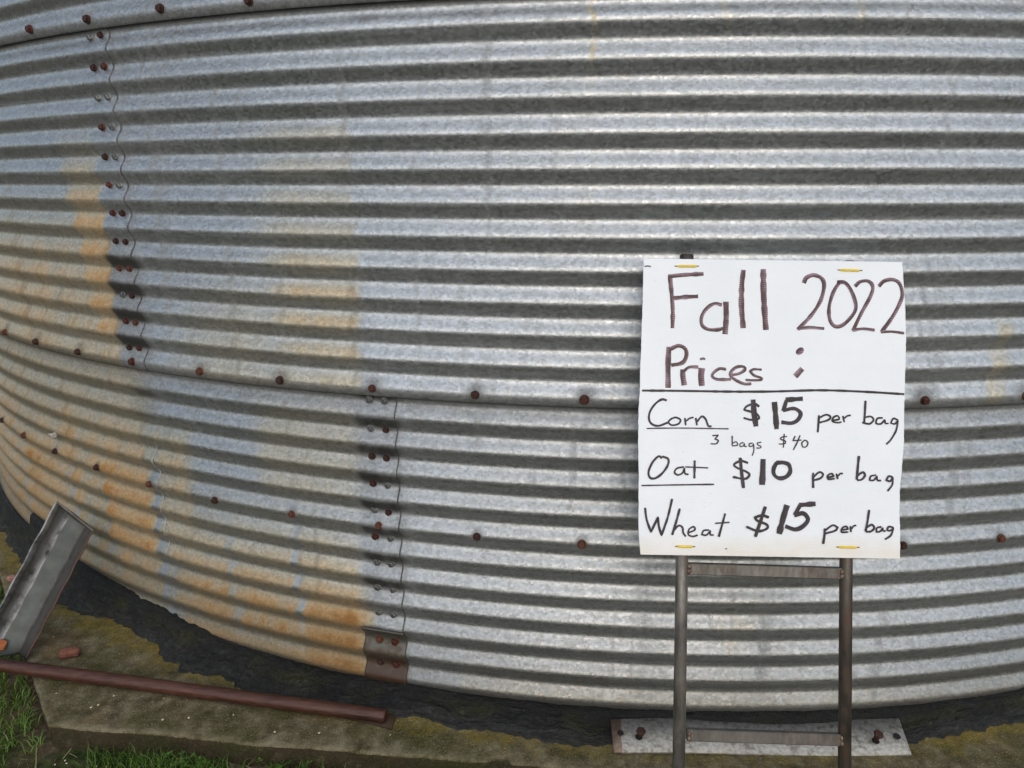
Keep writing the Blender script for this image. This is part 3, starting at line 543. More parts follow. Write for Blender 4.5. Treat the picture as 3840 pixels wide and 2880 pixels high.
def wall_sheet(th_a, th_b, ring, dense):
    zb = (12*(ring-1)-.30)*PC if ring else -12.15*PC
    zt = (12*ring+.35)*PC
    ta, tb = th_a-.030, th_b
    if dense:
        th = np.concatenate([np.arange(ta, -.74, .02), np.arange(max(ta, -.74), min(tb, .46), .0019), np.arange(max(ta, .46), tb, .02), [tb]])
        if ring == 2: nz = int((zt-zb)/PC*6); z = np.concatenate([np.arange(zb, zb+3.5*PC, PC/18), np.linspace(zb+3.5*PC, zt, nz)])
        else: z = np.linspace(zb, zt, int((zt-zb)/PC*18))
    else:
        th = np.linspace(ta, tb, 34); z = np.linspace(zb, zt, int((zt-zb)/PC*8))
    if dense: th = np.concatenate([th]+[np.arange(e-.003, e+.004, .0004) for e in (EDGE_A, EDGE_B)]); th = th[(th >= ta) & (th <= tb)]
    th = np.unique(np.round(th, 6))
    T, Z = np.meshgrid(th, z)
    off = .004*ring+.0024*sstep(tb-.032, tb-.012, T)
    if ring: off = off+.0022*(1-sstep(zb, zb+.022, Z))
    wav = (fbm(T*4.0+ring*3, Z*2.0, 3)-.5)*.0032+(fbm(T*18, Z*14, 2)-.5)*.0008 if dense else 0
    r = R0+AMP*np.cos(2*np.pi*Z/PC)+off+wav
    # thickness: a turned-in lip along the lower edge and the free side edge
    T = np.vstack([T[:1], T]); Z = np.vstack([Z[:1]-0.0, Z]); r = np.vstack([r[:1]-.0022, r])
    T = np.hstack([T, T[:, -1:]]); Z = np.hstack([Z, Z[:, -1:]]); r = np.hstack([r, r[:, -1:]-.0024])
    V = np.stack([r*np.sin(T), -r*np.cos(T), Z], -1).reshape(-1, 3)
    me = np_mesh('wall_sheet', V, grid_faces(*T.shape))
    set_uv(me, np.stack([T*R0, Z], -1).reshape(-1, 2))
    st = stains_and_shade(T, Z, ring) if dense else np.zeros(T.shape+(3,))
    st[0, :, 1] = .97; st[:, -1, 1] = .95; st[:, -1, 2] = 0; st[:, -1, 0] *= .3      # dark cut edges
    set_col(me, 'stain_shade', st.reshape(-1, 3))
    return child('wall_sheet', me, GALV, grain_bin, BIN_BASE)

for ring, edge in ((0, EDGE_B), (1, EDGE_A), (2, EDGE_B), (3, EDGE_A), (4, EDGE_B)):
    for kx in range(-3, 4):
        a = edge-SPAN+kx*SPAN; b = a+SPAN
        if kx == 3: b = edge-SPAN-3*SPAN+2*math.pi
        wall_sheet(a, b, ring, ring < 3 and kx in (0, 1))

# conical roof, eave well above the picture
zt = 48.2*PC; nr = 60
tt = np.linspace(0, 2*np.pi, nr, endpoint=False)
V = []
for rr, zz in ((R0-.02, zt-.05), (R0+.10, zt-.03), (R0+.10, zt), (.45, zt+1.5), (.40, zt+1.62), (.02, zt+1.7)):
    V += [(rr*math.sin(a), -rr*math.cos(a), zz) for a in tt]
roof = np_mesh('roof', np.array(V), grid_faces(6, nr, True)); set_uv(roof, np.array([(v[0], v[1]) for v in V])); set_col(roof, 'stain_shade', np.zeros((len(V), 3)))
child('roof', roof, GALV, grain_bin, BIN_BASE, False)

# bolts: washer and chamfered hexagon head, +Z outwards
def bolt_mesh(name, wr=.0088, hr=.0072, hh=.0062, wob=0.0, mat=None, shank=0.0, shr=.006):
    bm = bmesh.new()
    def ring(n, r, z, ph=0): return [bm.verts.new((r*math.cos(2*math.pi*i/n+ph), r*math.sin(2*math.pi*i/n+ph), z)) for i in range(n)]
    def bridge(a, b):
        n = len(a)
        for i in range(n): bm.faces.new((a[i], a[(i+1) % n], b[(i+1) % n], b[i]))
    if shank:
        s0 = ring(14, shr, -.004); s1 = ring(14, shr, shank); bridge(s0, s1)
        z0 = shank
        h = [ring(6, hr*.96, z0), ring(6, hr, z0+.001), ring(6, hr, z0+hh*.8), ring(6, hr*.82, z0+hh)]
        bm.faces.new(list(reversed(h[0])))
    else:
        w = [ring(18, wr, -.002), ring(18, wr, .0012), ring(18, wr*.93, .0019)]
        bridge(w[0], w[1]); bridge(w[1], w[2]); bm.faces.new(w[2])
        z0 = .0018
        h = [ring(6, hr, z0), ring(6, hr, z0+hh*.78), ring(6, hr*.80, z0+hh)]
    for a, b in zip(h, h[1:]): bridge(a, b)
    bm.faces.new(h[-1])
    me = bpy.data.meshes.new(name); bm.to_mesh(me); bm.free(); me.materials.append(mat)
    return me
BM_R = bolt_mesh('rusty_bolt', mat=RUST); BM_G = bolt_mesh('grey_bolt', mat=BOLTG)
BM_R2 = bolt_mesh('rusty_ring_bolt', .0098, .0080, .0068, mat=RUST)
VARS = {}
for nm_, sz_ in (('rusty_bolt', (.0088, .0072, .0062)), ('rusty_ring_bolt', (.0098, .0080, .0068))):
    VARS[nm_] = [bolt_mesh(nm_, *sz_, mat=q) for q in (RUST, RUST_B, RUST_B, RUST_O)]

def put_bolt(th, z, r, me, parent=grain_bin, rel=BIN_BASE, label=None):
    key = me.name.split('.')[0]
    if key in VARS: me = random.choice(VARS[key])
    th += random.uniform(-.0004, .0004); z += random.uniform(-.0012, .0012); sc_ = random.uniform(.93, 1.08)
    o = bpy.data.objects.new('bolt', me); COL.objects.link(o); o.parent = parent; o.matrix_parent_inverse = Matrix.Translation(-rel)
    nrm = Vector((math.sin(th), -math.cos(th), random.uniform(-.10, .10)))
    q = nrm.to_track_quat('Z', 'Y')
    o.matrix_basis = Matrix.Translation((r*math.sin(th), -r*math.cos(th), z)) @ q.to_matrix().to_4x4() @ Matrix.Rotation(random.uniform(0, 1.05), 4, 'Z') @ Matrix.Scale(sc_, 4)
    if label: o['label'] = label
    return o
KA = ['GR', 'RR', 'GG', 'RG', 'RG', 'RG', 'RR', 'RR', 'RR', 'GR', 'RR', 'RR']
for nI, pr in enumerate(KA):
    for th, ch in zip((TA0, TA1), pr):
        put_bolt(th, (11.5-nI)*PC, R0+.004-AMP+.0024, BM_R if ch == 'R' else BM_G, label='rusty brown bolt' if ch == 'R' else 'bare grey bolt')
KB = ['GG', 'GR', 'RR', 'RG', 'GR', 'RG', 'GG', 'GG', 'GG']
for nI, pr in enumerate(KB):
    for th, ch in zip((TB0, TB1), pr):
        put_bolt(th, (-.5-nI)*PC, R0-AMP+.0024, BM_R if ch == 'R' else BM_G, label='rusty brown bolt' if ch == 'R' else 'bare grey bolt')
for i in range(-5, 11):
    th = TH0+i*STEP
    put_bolt(th, random.uniform(-.0015, .0015), R0+AMP+.0055, BM_R2, label='rusty brown bolt')
    put_bolt(th, -5*PC+random.uniform(-.0015, .0015), R0+AMP+.0005, BM_R2, label='rusty brown bolt')
for i in range(-3, 5):
    put_bolt(TH0+i*STEP, 12*PC+random.uniform(-.0015, .0015), R0+AMP+.0095, BM_R2, label='rusty brown bolt')

# strap over the foot of the joint, bent to the corrugation
ths = np.linspace(TB0-.0125, EDGE_B+.0015, 26); zs = np.linspace(-11.45*PC, -9.02*PC, 60)
T, Z = np.meshgrid(ths, zs)
r = R0+AMP*.92*np.cos(2*np.pi*Z/PC)+.0055+.0035*sstep(-9.25*PC, -9.05*PC, Z)+.0012*np.abs((T-ths.mean())/.02)
T = np.vstack([T[:1], T, T[-1:]]); Z = np.vstack([Z[:1], Z, Z[-1:]]); r = np.vstack([r[:1]-.004, r, r[-1:]-.0035])
T = np.hstack([T[:, :1], T, T[:, -1:]]); Z = np.hstack([Z[:, :1], Z, Z[:, -1:]]); r = np.hstack([r[:, :1]-.0045, r, r[:, -1:]-.0045])
me = np_mesh('splice_strap', np.stack([r*np.sin(T), -r*np.cos(T), Z], -1).reshape(-1, 3), grid_faces(*T.shape))
set_uv(me, np.stack([T*R0, Z], -1).reshape(-1, 2))
strap = child('splice_strap', me, SPLICE, grain_bin, BIN_BASE); strap['label'] = 'rusty bent strap over the foot of the sheet joint'
for zk in (-9.55, -10.5):
    for th in (TB0-.0005, TB1+.0012):
        o = put_bolt(th, zk*PC, R0-AMP+.0065, BM_R2, parent=strap); o.matrix_parent_inverse = Matrix.Identity(4)
# white sealant bead run down the wall below the left joint
tp = []
for kk in np.linspace(-3.2, -7.9, 90):
    tp.append((-.3775+.0012*math.sin(kk*5.1)+.004*((-kk-3)/5), kk*PC))
V = []; 
for (t_, z_) in tp:
    for dt, dr in ((-.0009, .0004), (0, .0016), (.0009, .0004)):
        w_ = .45+.55*float(vnoise(np.array([z_*60.]), np.array([1.5]))[0]); rr = R0+AMP*math.cos(2*math.pi*z_/PC)+dr*w_+.0006
        V.append((rr*math.sin(t_+dt*w_), -rr*math.cos(t_+dt*w_), z_))
child('sealant_bead', np_mesh('sealant_bead', np.array(V), grid_faces(90, 3)), SEAL, grain_bin, BIN_BASE)

rr = R0+AMP+.004
child('sealant_blob', blob((rr*math.sin(-.5298), -rr*math.cos(-.5298), -.2834), (.013, .010, .009), 'sealant_blob', 77, 3, .9), SEAL, grain_bin, BIN_BASE)

# ------------------------------------------------------------------ concrete pad (octagon), tar seal, ground
AP, AD = 3.335, 3.262
cn = AD*math.sqrt(2)-AP
octo = [(cn, -AP), (AP, -cn), (AP, cn), (cn, AP), (-cn, AP), (-AP, cn), (-AP, -cn), (-cn, -AP)]
per = []
for i in range(8):
    a, b = np.array(octo[i-1]), np.array(octo[i]); L_ = np.linalg.norm(b-a); fine = i in (0, 7)
    m_ = int(L_/(.007 if fine else .08))
    per += [a+(b-a)*j/m_ for j in range(m_)]
per = np.array(per); npm = len(per)
ux = per/np.linalg.norm(per, axis=1)[:, None]
arc = np.cumsum(np.linalg.norm(np.diff(per, axis=0, prepend=per[-1:]), axis=1))
jit = (fbm(arc*7, arc*0+1, 4)-.5)*.014+(fbm(arc*55, arc*0+4, 3)-.5)*.004
chip = -.020*sstep(.66, .8, fbm(arc*11, arc*0+8.2, 3))
rows = []
for ins, dz in [(.42, 0), (.36, 0)]+[(x, 0) for x in np.arange(.32, .016, -.010)]+[(.008, -.0005), (.003, -.002), (.0, -.006), (.002, -.024), (.004, -.04), (.005, -.06), (.004, -.16)]:
    k_ = max(0, 1-ins/.03)
    pos = per-ux*ins+ux*((jit+chip)*k_)[:, None]
    zz = -.80+dz+(fbm(pos[:, 0]*9, pos[:, 1]*9, 3)-.5)*.004+(fbm(pos[:, 0]*70, pos[:, 1]*70, 3)-.5)*.0016+chip*.35*k_
    if dz < -.02: pos = pos+ux*((fbm(arc*40, arc*0+dz*200, 3)-.5)*.010)[:, None]
    rows.append(np.concatenate([pos, zz[:, None]], 1))
rows = np.array(rows)
me = np_mesh('concrete_pad', rows.reshape(-1, 3), grid_faces(len(rows), npm, True)[:, ::-1])
ew = np.zeros((len(rows), npm)); ew[-9:-4] = np.array([.2, .35, .8, 1, .25])[:, None]; set_col(me, 'edge', np.repeat(ew.reshape(-1, 1), 3, 1))
pad = link('concrete_pad', me, CONC)
tag(pad, 'mossy octagonal concrete pad under the steel bin', 'concrete pad', kind='structure')

tt_ = np.array(TARTOP); tb_ = np.array(TARBOT)
th = np.concatenate([np.arange(-math.pi, -.8, .02), np.arange(-.8, .5, .0016), np.arange(.5, math.pi, .02)])
ztop = np.interp(th, tt_[:, 0], tt_[:, 1]); rout = np.interp(th, tb_[:, 0], tb_[:, 1])
ztop = np.where(th < tt_[0, 0]-.05, -.70, ztop); ztop = ztop+(fbm(th*R0*14, th*0, 4)-.5)*.016
ztop = ztop+(fbm(th*R0*70, th*0+4, 3)-.5)*.004
rout = np.clip(rout+(fbm(th*R0*22, th*0+2, 5)-.5)*.045+(fbm(th*R0*120, th*0+6, 3)-.5)*.010, .02, .2)
ns = 30; sv = np.linspace(0, 1, ns)
T = np.tile(th, (ns, 1)); S_ = np.tile(sv[:, None], (1, len(th)))
rr = R0-.012+.0215*sstep(0, .07, S_)+(rout-.0095)*S_
zz = -.7965+(ztop+.7965)*(1-S_)**1.25
lump = (fbm(T*R0*14, S_*3+1, 4)-.5)*.026+(fbm(T*R0*55, S_*9, 4)-.5)*.014
zz = zz+lump*np.sin(np.pi*np.clip(S_, 0, 1))**.6
under_bar = sstep(-.02, .0, T)*(1-sstep(.235, .26, T))*sstep(R0+.005, R0+.03, rr)
zz = zz*(1-under_bar)+np.minimum(zz, -.8015+(R0+.105-rr)*.19-.002)*under_bar
zz[-1] = -.808
V = np.stack([rr*np.sin(T), -rr*np.cos(T), zz], -1).reshape(-1, 3)
me = np_mesh('tar_seal', V, grid_faces(ns, len(th))[:, ::-1]); set_uv(me, np.stack([T*R0, S_*.12], -1).reshape(-1, 2))
tar = link('tar_seal', me, TAR); tag(tar, 'thick black tar smeared round the foot of the steel bin', 'tar seal')

GZ = -.868
xs = np.concatenate([[-250, -60, -18, -8, -5, -4], np.linspace(-3.2, 2.2, 260), [3, 4, 6, 10, 20, 60, 250]])
ys = np.concatenate([[-250, -60, -18, -9, -6], np.linspace(-4.8, -2.4, 150), [0, 3, 6, 20, 60, 250]])
X, Y = np.meshgrid(xs, ys)
nearm = ((X > -3.3) & (X < 2.3) & (Y > -4.9) & (Y < -2.3))
def gz(x, y): return GZ+(fbm(x*7, y*7, 4)-.5)*.022+(fbm(x*50, y*50, 3)-.5)*.008
Zg = np.where(nearm, gz(X, Y), GZ)
ground = link('ground', np_mesh('ground', np.stack([X, Y, Zg], -1).reshape(-1, 3), grid_faces(*X.shape)), SOIL)
tag(ground, 'bare reddish soil and turf in front of the pad', 'ground', kind='structure')

def outside(x, y, m=0.0): return (np.abs(y) > AP+m) | ((np.abs(x)+np.abs(y))/math.sqrt(2) > AD+m)
def blades(x, y, h, w, lean, tint):
    n = len(x); a = rng.random(n)*2*np.pi; b = rng.random(n)*2*np.pi
    z0 = gz(x, y)-.004
    dx, dy = np.cos(a)*w, np.sin(a)*w; lx, ly = np.cos(b)*lean*h, np.sin(b)*lean*h
    P0 = np.stack([x-dx, y-dy, z0], -1); P1 = np.stack([x+dx, y+dy, z0], -1)
    mx, my, mz = x+lx*.35, y+ly*.35, z0+h*.6
    P2 = np.stack([mx-dx*.8, my-dy*.8, mz], -1); P3 = np.stack([mx+dx*.8, my+dy*.8, mz], -1)
    P4 = np.stack([x+lx, y+ly, z0+h*(1-.35*lean)], -1)
    V = np.stack([P0, P1, P2, P3, P4], 1).reshape(-1, 3)
    o = (np.arange(n)*5)[:, None]
    F = np.stack([o+np.array([0, 1, 3]), o+np.array([0, 3, 2]), o+np.array([2, 3, 4])], 1).reshape(-1, 3)
    return V, F, np.repeat(tint, 5)
def scatter(n, x0, x1, y0, y1, keep):
    x = rng.uniform(x0, x1, n); y = rng.uniform(y0, y1, n); k_ = keep(x, y) & outside(x, y, .006); return x[k_], y[k_]
sets = []
lawn = lambda x, y: (x < -1.36-.10*(fbm(x*5, y*5, 3)-.5)*2+(y+3.4)*.35) & (fbm(x*14, y*14, 3) > .30)
x, y = scatter(52000, -2.7, -1.2, -4.2, -2.6, lawn); sets.append((x, y, rng.uniform(.018, .046, len(x)), .0013, rng.uniform(.3, 1.1, len(x)), .35+.5*rng.random(len(x))))
edge = lambda x, y: (fbm(x*9+4, y*9, 3) > .40) & ((-y-AP) < .085*rng.random(len(x))+.012) & (x > -1.17)
x, y = scatter(15000, -1.2, 1.8, -3.46, -3.335, edge); sets.append((x, y, rng.uniform(.015, .055, len(x)), .0011, rng.uniform(.2, .9, len(x)), .15+.5*rng.random(len(x))))
patch = lambda x, y: (fbm(x*6+9, y*6, 4) > .56) & (y < -3.40)
x, y = scatter(26000, -1.4, 1.8, -4.3, -3.40, patch); sets.append((x, y, rng.uniform(.012, .045, len(x)), .0011, rng.uniform(.4, 1.2, len(x)), .3+.6*rng.random(len(x))))
x, y = scatter(900, -1.5, 1.6, -3.7, -3.36, lambda x, y: fbm(x*7, y*7+3, 3) > .42); sets.append((x, y, rng.uniform(.03, .075, len(x)), .0010, rng.uniform(.6, 1.4, len(x)), .6+.4*rng.random(len(x))))
Vs, Fs, Ts = [], [], []; off = 0
for a in sets:
    V, F, t_ = blades(*a); Vs.append(V); Fs.append(F+off); Ts.append(t_); off += len(V)
GRASS = mat_blade('grass_blade', [(0, (.020, .050, .007)), (.45, (.064, .135, .016)), (.8, (.135, .205, .038)), (1, (.25, .23, .095))])
me = np_mesh('grass', np.concatenate(Vs), np.concatenate(Fs)); t_ = np.concatenate(Ts); set_col(me, 'tint', np.stack([t_]*3, -1))
tag(link('grass', me, GRASS, smooth=False), 'short green grass at the edge of the concrete pad', 'grass', kind='stuff')

# dry stalks lying on the soil
n = 900; x, y = scatter(n*3, -1.75, 1.6, -3.95, -3.345, lambda x, y: (fbm(x*6+2, y*6+7, 3) > .47)); n = len(x)
a = rng.random(n)*np.pi; L_ = rng.uniform(.010, .05, n); w = rng.uniform(.0006, .0014, n); z0 = gz(x, y)+.004+rng.random(n)*.006; tl = rng.uniform(-.12, .12, n)
dx, dy = np.cos(a)*L_/2, np.sin(a)*L_/2; px, py = -np.sin(a)*w, np.cos(a)*w
V = np.stack([np.stack([x-dx-px, y-dy-py, z0-tl*L_], -1), np.stack([x+dx-px, y+dy-py, z0+tl*L_], -1), np.stack([x+dx+px, y+dy+py, z0+tl*L_], -1), np.stack([x-dx+px, y-dy+py, z0-tl*L_], -1),
              np.stack([x-dx, y-dy, z0-tl*L_+w*1.3], -1), np.stack([x+dx, y+dy, z0+tl*L_+w*1.3], -1)], 1).reshape(-1, 3)
o_ = (np.arange(n)*6)[:, None]
F = np.stack([o_+np.array(q) for q in ([0, 1, 5, 4], [4, 5, 2, 3])], 1).reshape(-1, 4)
STRAW = mat_blade('dry_straw', [(0, (.07, .045, .028)), (.6, (.20, .145, .085)), (1, (.42, .34, .22))])
me = np_mesh('straw', V, F); t_ = np.repeat(rng.random(n), 6); set_col(me, 'tint', np.stack([t_]*3, -1))
tag(link('straw', me, STRAW, smooth=False), 'scattered dry straw and stalks on the soil', 'straw', kind='stuff')

# clover seedlings along the pad
x, y = scatter(1500, -.98, .9, -3.44, -3.338, lambda x, y: (fbm(x*10, y*10+2, 3) > .45)); n = len(x)
Vs, Fs, Ts = [], [], []; cnt = 0
for xi, yi, zi in zip(x, y, gz(x, y)):
    h_ = random.uniform(.006, .036); a0 = random.random()*6.28; rr_ = random.uniform(.0035, .0075); tn = random.random()
    c_ = Vector((xi, yi, zi+h_))
    for j in range(3):
        a = a0+j*2.09; d = Vector((math.cos(a), math.sin(a), random.uniform(-.1, .25))); s_ = Vector((-math.sin(a), math.cos(a), random.uniform(-.2, .2)))
        pts = [c_+d*.0006, c_+d*rr_*.6+s_*rr_*.55, c_+d*rr_*1.25+s_*rr_*.35+Vector((0, 0, .001)), c_+d*rr_*1.25-s_*rr_*.35+Vector((0, 0, .001)), c_+d*rr_*.6-s_*rr_*.55]
        Vs += [tuple(p) for p in pts]; Fs += [(cnt, cnt+1, cnt+2), (cnt, cnt+2, cnt+3), (cnt, cnt+3, cnt+4)]; cnt += 5; Ts += [tn]*5
CLOV = mat_blade('clover_leaf', [(0, (.018, .05, .008)), (.6, (.05, .115, .016)), (1, (.10, .16, .03))])
me = np_mesh('clover', np.array(Vs), np.array(Fs)); t_ = np.array(Ts); set_col(me, 'tint', np.stack([t_]*3, -1))
tag(link('clover', me, CLOV, smooth=False), 'small clover seedlings growing against the pad edge', 'clover', kind='stuff')

# ------------------------------------------------------------------ price sign on its leaning frame
D = SIGN
sign = empty('price_sign')
hx_, hy_, hz_, bs = Vector(D['hx']), Vector(D['y']), Vector(D['up']), D['base']
sign.matrix_world = Matrix(((hx_.x, hy_.x, hz_.x, bs[0]), (hx_.y, hy_.y, hz_.y, bs[1]), (hx_.z, hy_.z, hz_.z, bs[2]), (0, 0, 0, 1)))
tag(sign, 'white handwritten fall 2022 price sign on a leaning steel frame', 'sign')

def smooth_path(P, step=.0012):
    P = [np.array(p) for p in P]
    if len(P) == 2: return np.linspace(P[0], P[1], max(3, int(np.linalg.norm(P[1]-P[0])/step)))
    out = []; Q = [2*P[0]-P[1]]+P+[2*P[-1]-P[-2]]
    for i in range(1, len(Q)-2):
        p0, p1, p2, p3 = Q[i-1:i+3]; m_ = max(2, int(np.linalg.norm(p2-p1)/step))
        # corners stay sharp where the pen turns back
        d1, d2 = p2-p1, p3-p2; c1 = np.dot(p1-p0, d1)/(np.linalg.norm(p1-p0)*np.linalg.norm(d1)+1e-9); c2 = np.dot(d1, d2)/(np.linalg.norm(d1)*np.linalg.norm(d2)+1e-9)
        t1 = (p2-p0)/2 if c1 > -.25 else d1; t2 = (p3-p1)/2 if c2 > -.25 else d1
        for t in np.arange(m_)/m_:
            out.append((2*t**3-3*t*t+1)*p1+(t**3-2*t*t+t)*t1+(-2*t**3+3*t*t)*p2+(t**3-t*t)*t2)
    out.append(P[-1]); return np.array(out)

FRONT = -.0170
# board: outline with rounded play, 4 mm thick
ol = [np.array(p) for p in OUTLINE]
bm = bmesh.new()
pts = []
for i in range(len(ol)):
    a, b = ol[i], ol[(i+1) % len(ol)]; m_ = max(1, int(np.linalg.norm(b-a)/.006))
    for j in range(m_):
        p = a+(b-a)*j/m_; dn_ = np.array([(b-a)[1], -(b-a)[0]])/np.linalg.norm(b-a)
        vert = abs((b-a)[1]) > abs((b-a)[0])
        pts.append(p+dn_*random.uniform(-1, 1)*(.0005 if vert else .00015))
fv = [bm.verts.new((p[0], FRONT, p[1])) for p in pts]; f = bm.faces.new(fv)
ret = bmesh.ops.extrude_face_region(bm, geom=[f]); ev = [g for g in ret['geom'] if isinstance(g, bmesh.types.BMVert)]
bmesh.ops.translate(bm, verts=ev, vec=(0, .0040, 0)); bmesh.ops.recalc_face_normals(bm, faces=bm.faces[:])
me = bpy.data.meshes.new('sign_board'); bm.to_mesh(me); bm.free()
board = link('sign_board', me, BOARD, sign, smooth=False)

lay = [0]
def stroke_mesh(strokes, name, mat):
    V, F, Tn = [], [], []
    for w, P in strokes:
        path = smooth_path(P); w = w*1e-3*(1.34 if w < 3.6 else 1.20); lay[0] += 1; yo = FRONT-.00035-.000012*lay[0]
        tg = np.gradient(path, axis=0); tg /= np.linalg.norm(tg, axis=1)[:, None]+1e-9; nm_ = np.stack([-tg[:, 1], tg[:, 0]], -1)
        ss = np.arange(len(path)); wv = w*(.5+.10*(vnoise(ss*.13+lay[0]*3.1, ss*0+.5)-.5)*2)
        if np.linalg.norm(path[-1]-path[0]) < 1.7*w and w > .008: tq = np.linspace(-.96, .96, len(path)); wv = w*.5*np.sqrt(1-tq**2)
        if w < .0075: wv[0] *= .7; wv[-1] *= .6
        b0 = len(V)
        fade = vnoise(ss*.05+lay[0]*7.7, ss*0+2.5)
        for i in range(len(path)):
            for k_, sgn in enumerate((-1, -.33, .33, 1)):
                q = path[i]+nm_[i]*wv[i]*sgn; V.append((q[0], yo, q[1])); Tn.append(min(1, max(0, (.18, .30, .65, 1.0)[k_ if lay[0] % 3 else 3-k_]*(.50+1.1*fade[i]))))
            if i:
                for k_ in range(3): a = b0+(i-1)*4+k_; F.append((a, a+1, a+5, a+4))
    me = np_mesh(name, np.array(V), np.array(F)); set_col(me, 'tint', np.stack([np.array(Tn)]*3, -1))
    o = link(name, me, mat, board, smooth=False)
    return o
for key, mt, lb in (('fall', INK_B, 'brown marker word fall'), ('year', INK_B, 'brown marker year 2022'), ('prices', INK_B, 'brown marker word prices'), ('colon', INK_B, 'brown marker colon after prices'),
                    ('divider', INK_K, 'long ruled marker line'), ('corn', INK_K, 'underlined word corn'), ('corn_price', INK_K, 'price fifteen dollars for corn'), ('corn_per', INK_K, 'word per after the corn price'), ('corn_bag', INK_K, 'word bag after the corn price'),
                    ('offer', INK_K, 'small number three'), ('offer_bags', INK_K, 'small word bags'), ('offer_price', INK_K, 'small price forty dollars'), ('oat', INK_K, 'underlined word oat'), ('oat_price', INK_K, 'price ten dollars for oat'), ('oat_per', INK_K, 'word per after the oat price'), ('oat_bag', INK_K, 'word bag after the oat price'),
                    ('wheat', INK_K, 'word wheat'), ('wheat_price', INK_K, 'price fifteen dollars for wheat'), ('wheat_per', INK_K, 'word per after the wheat price'), ('wheat_bag', INK_K, 'word bag after the wheat price')):
    o = stroke_mesh(STROKES[key], 'lettering', mt); o['label'] = lb
stroke_mesh([[1.6, DASH]], 'pen_mark', INK_K)

def lathe_between(p0, p1, rad, seg=24, name='tube', rings=1, cap=True, prof=None):
    p0, p1 = Vector(p0), Vector(p1); q = (p1-p0).to_track_quat('Z', 'Y'); L_ = (p1-p0).length
    prof = prof or ([(0, rad)]+[(L_*i/rings, rad) for i in range(1, rings+1)])
    bm = bmesh.new(); R_ = []
    for z, r in prof: R_.append([bm.verts.new(p0+q @ Vector((r*math.cos(2*math.pi*i/seg), r*math.sin(2*math.pi*i/seg), z))) for i in range(seg)])
    for a, b in zip(R_, R_[1:]):
        for i in range(seg): bm.faces.new((a[i], a[(i+1) % seg], b[(i+1) % seg], b[i]))
    if cap: bm.faces.new(list(reversed(R_[0]))); bm.faces.new(R_[-1])
    me = bpy.data.meshes.new(name); bm.to_mesh(me); bm.free(); return me
def shade_auto(o):
    for p in o.data.polygons: p.use_smooth = len(p.vertices) == 4
def extr(a, b, z): a, b = np.array(a), np.array(b); return a+(b-a)*(z-a[2])/(b[2]-a[2])
PR = .01225
posts = []
for (a, b), m_, topz in ((D['postL'], POST_G, 1.219), (D['postR'], POST_B, 1.2055)):
    p0, p1 = extr(a, b, -.035), extr(a, b, topz-.006)
    o = link('post', lathe_between(p0, p1, PR, 28, 'post'), m_, sign); shade_auto(o); posts.append((p0, p1))
    o['label'] = 'grey tube post' if m_ is POST_G else 'brown stained tube post'
    tp_ = extr(a, b, topz+.0055); bt_ = extr(a, b, topz-.022)
    L_ = float(np.linalg.norm(tp_-bt_)); o = link('post_cap', lathe_between(bt_, tp_, .0136, 24, 'post_cap', prof=[(0, .0136), (L_-.002, .0136), (L_, .0122)]), CAP, sign); shade_auto(o)
def bar_mesh(p0, p1, hgt, dep, name):
    p0, p1 = Vector(p0), Vector(p1); d = (p1-p0).normalized(); yv = Vector((0, 1, 0)); zv = d.cross(yv)*-1 if d.cross(yv).z < 0 else d.cross(yv)
    bm = bmesh.new(); c = .0015; prof = [(-dep/2+c, -hgt/2), (dep/2-c, -hgt/2), (dep/2, -hgt/2+c), (dep/2, hgt/2-c), (dep/2-c, hgt/2), (-dep/2+c, hgt/2), (-dep/2, hgt/2-c), (-dep/2, -hgt/2+c)]
    R_ = [[bm.verts.new(p+yv*a+zv*b) for a, b in prof] for p in (p0, p1)]
    for i in range(8): bm.faces.new((R_[0][i], R_[0][(i+1) % 8], R_[1][(i+1) % 8], R_[1][i]))
    bm.faces.new(R_[0]); bm.faces.new(list(reversed(R_[1]))); bmesh.ops.recalc_face_normals(bm, faces=bm.faces[:])
    me = bpy.data.meshes.new(name); bm.to_mesh(me); bm.free(); return me
for (a, b) in (D['bar1'], D['bar2']):
    a, b = np.array(a), np.array(b); d = (b-a)/np.linalg.norm(b-a)
    link('crossbar', bar_mesh(a+d*.002, b-d*.004, .0225, .014, 'crossbar'), BAR, sign, smooth=False)
    for q, sg in ((a, 1), (b, -1)):
        for dz in (.004, -.005):
            link('weld_bead', blob(q+d*sg*.0050+np.array([0, -.0060, dz]), (.0045, .0045, .0062), 'weld_bead', int(q[0]*997+dz*5000), 2, .5), WELD, sign)
# yellow ties through slits in the board
for i, (a, b) in enumerate(TIES):
    a, b = np.array(a), np.array(b); n_ = 18; V = []
    for j in range(n_+1):
        t = j/n_; p = a+(b-a)*t; bul = .0030*min(1, math.sin(math.pi*t)*2.2)-.0012
        for dz, dy in ((-.0024, .0006), (-.0018, -.0006), (.0018, -.0006), (.0024, .0006)):
            V.append((p[0], FRONT-bul+dy, p[1]+dz))
    o = link('cable_tie', np_mesh('cable_tie', np.array(V), grid_faces(n_+1, 4)), TIE, sign)
    for q, sg in ((a, -1), (b, 1)):
        c = np.array([q[0]+sg*.0006, FRONT-.0003, q[1]]); V = [(c[0]+.0028*math.cos(t), c[1]-.0002, c[2]+.0011*math.sin(t)) for t in np.linspace(0, 2*np.pi, 10, endpoint=False)]
        link('slit', mesh_from('slit', V, [tuple(range(9, -1, -1))]), CAP, board, smooth=False)
c = SLOT; V = [(c[0]+.0022*math.cos(t), FRONT-.0005, c[1]+.0011*math.sin(t)) for t in np.linspace(0, 2*np.pi, 10, endpoint=False)]
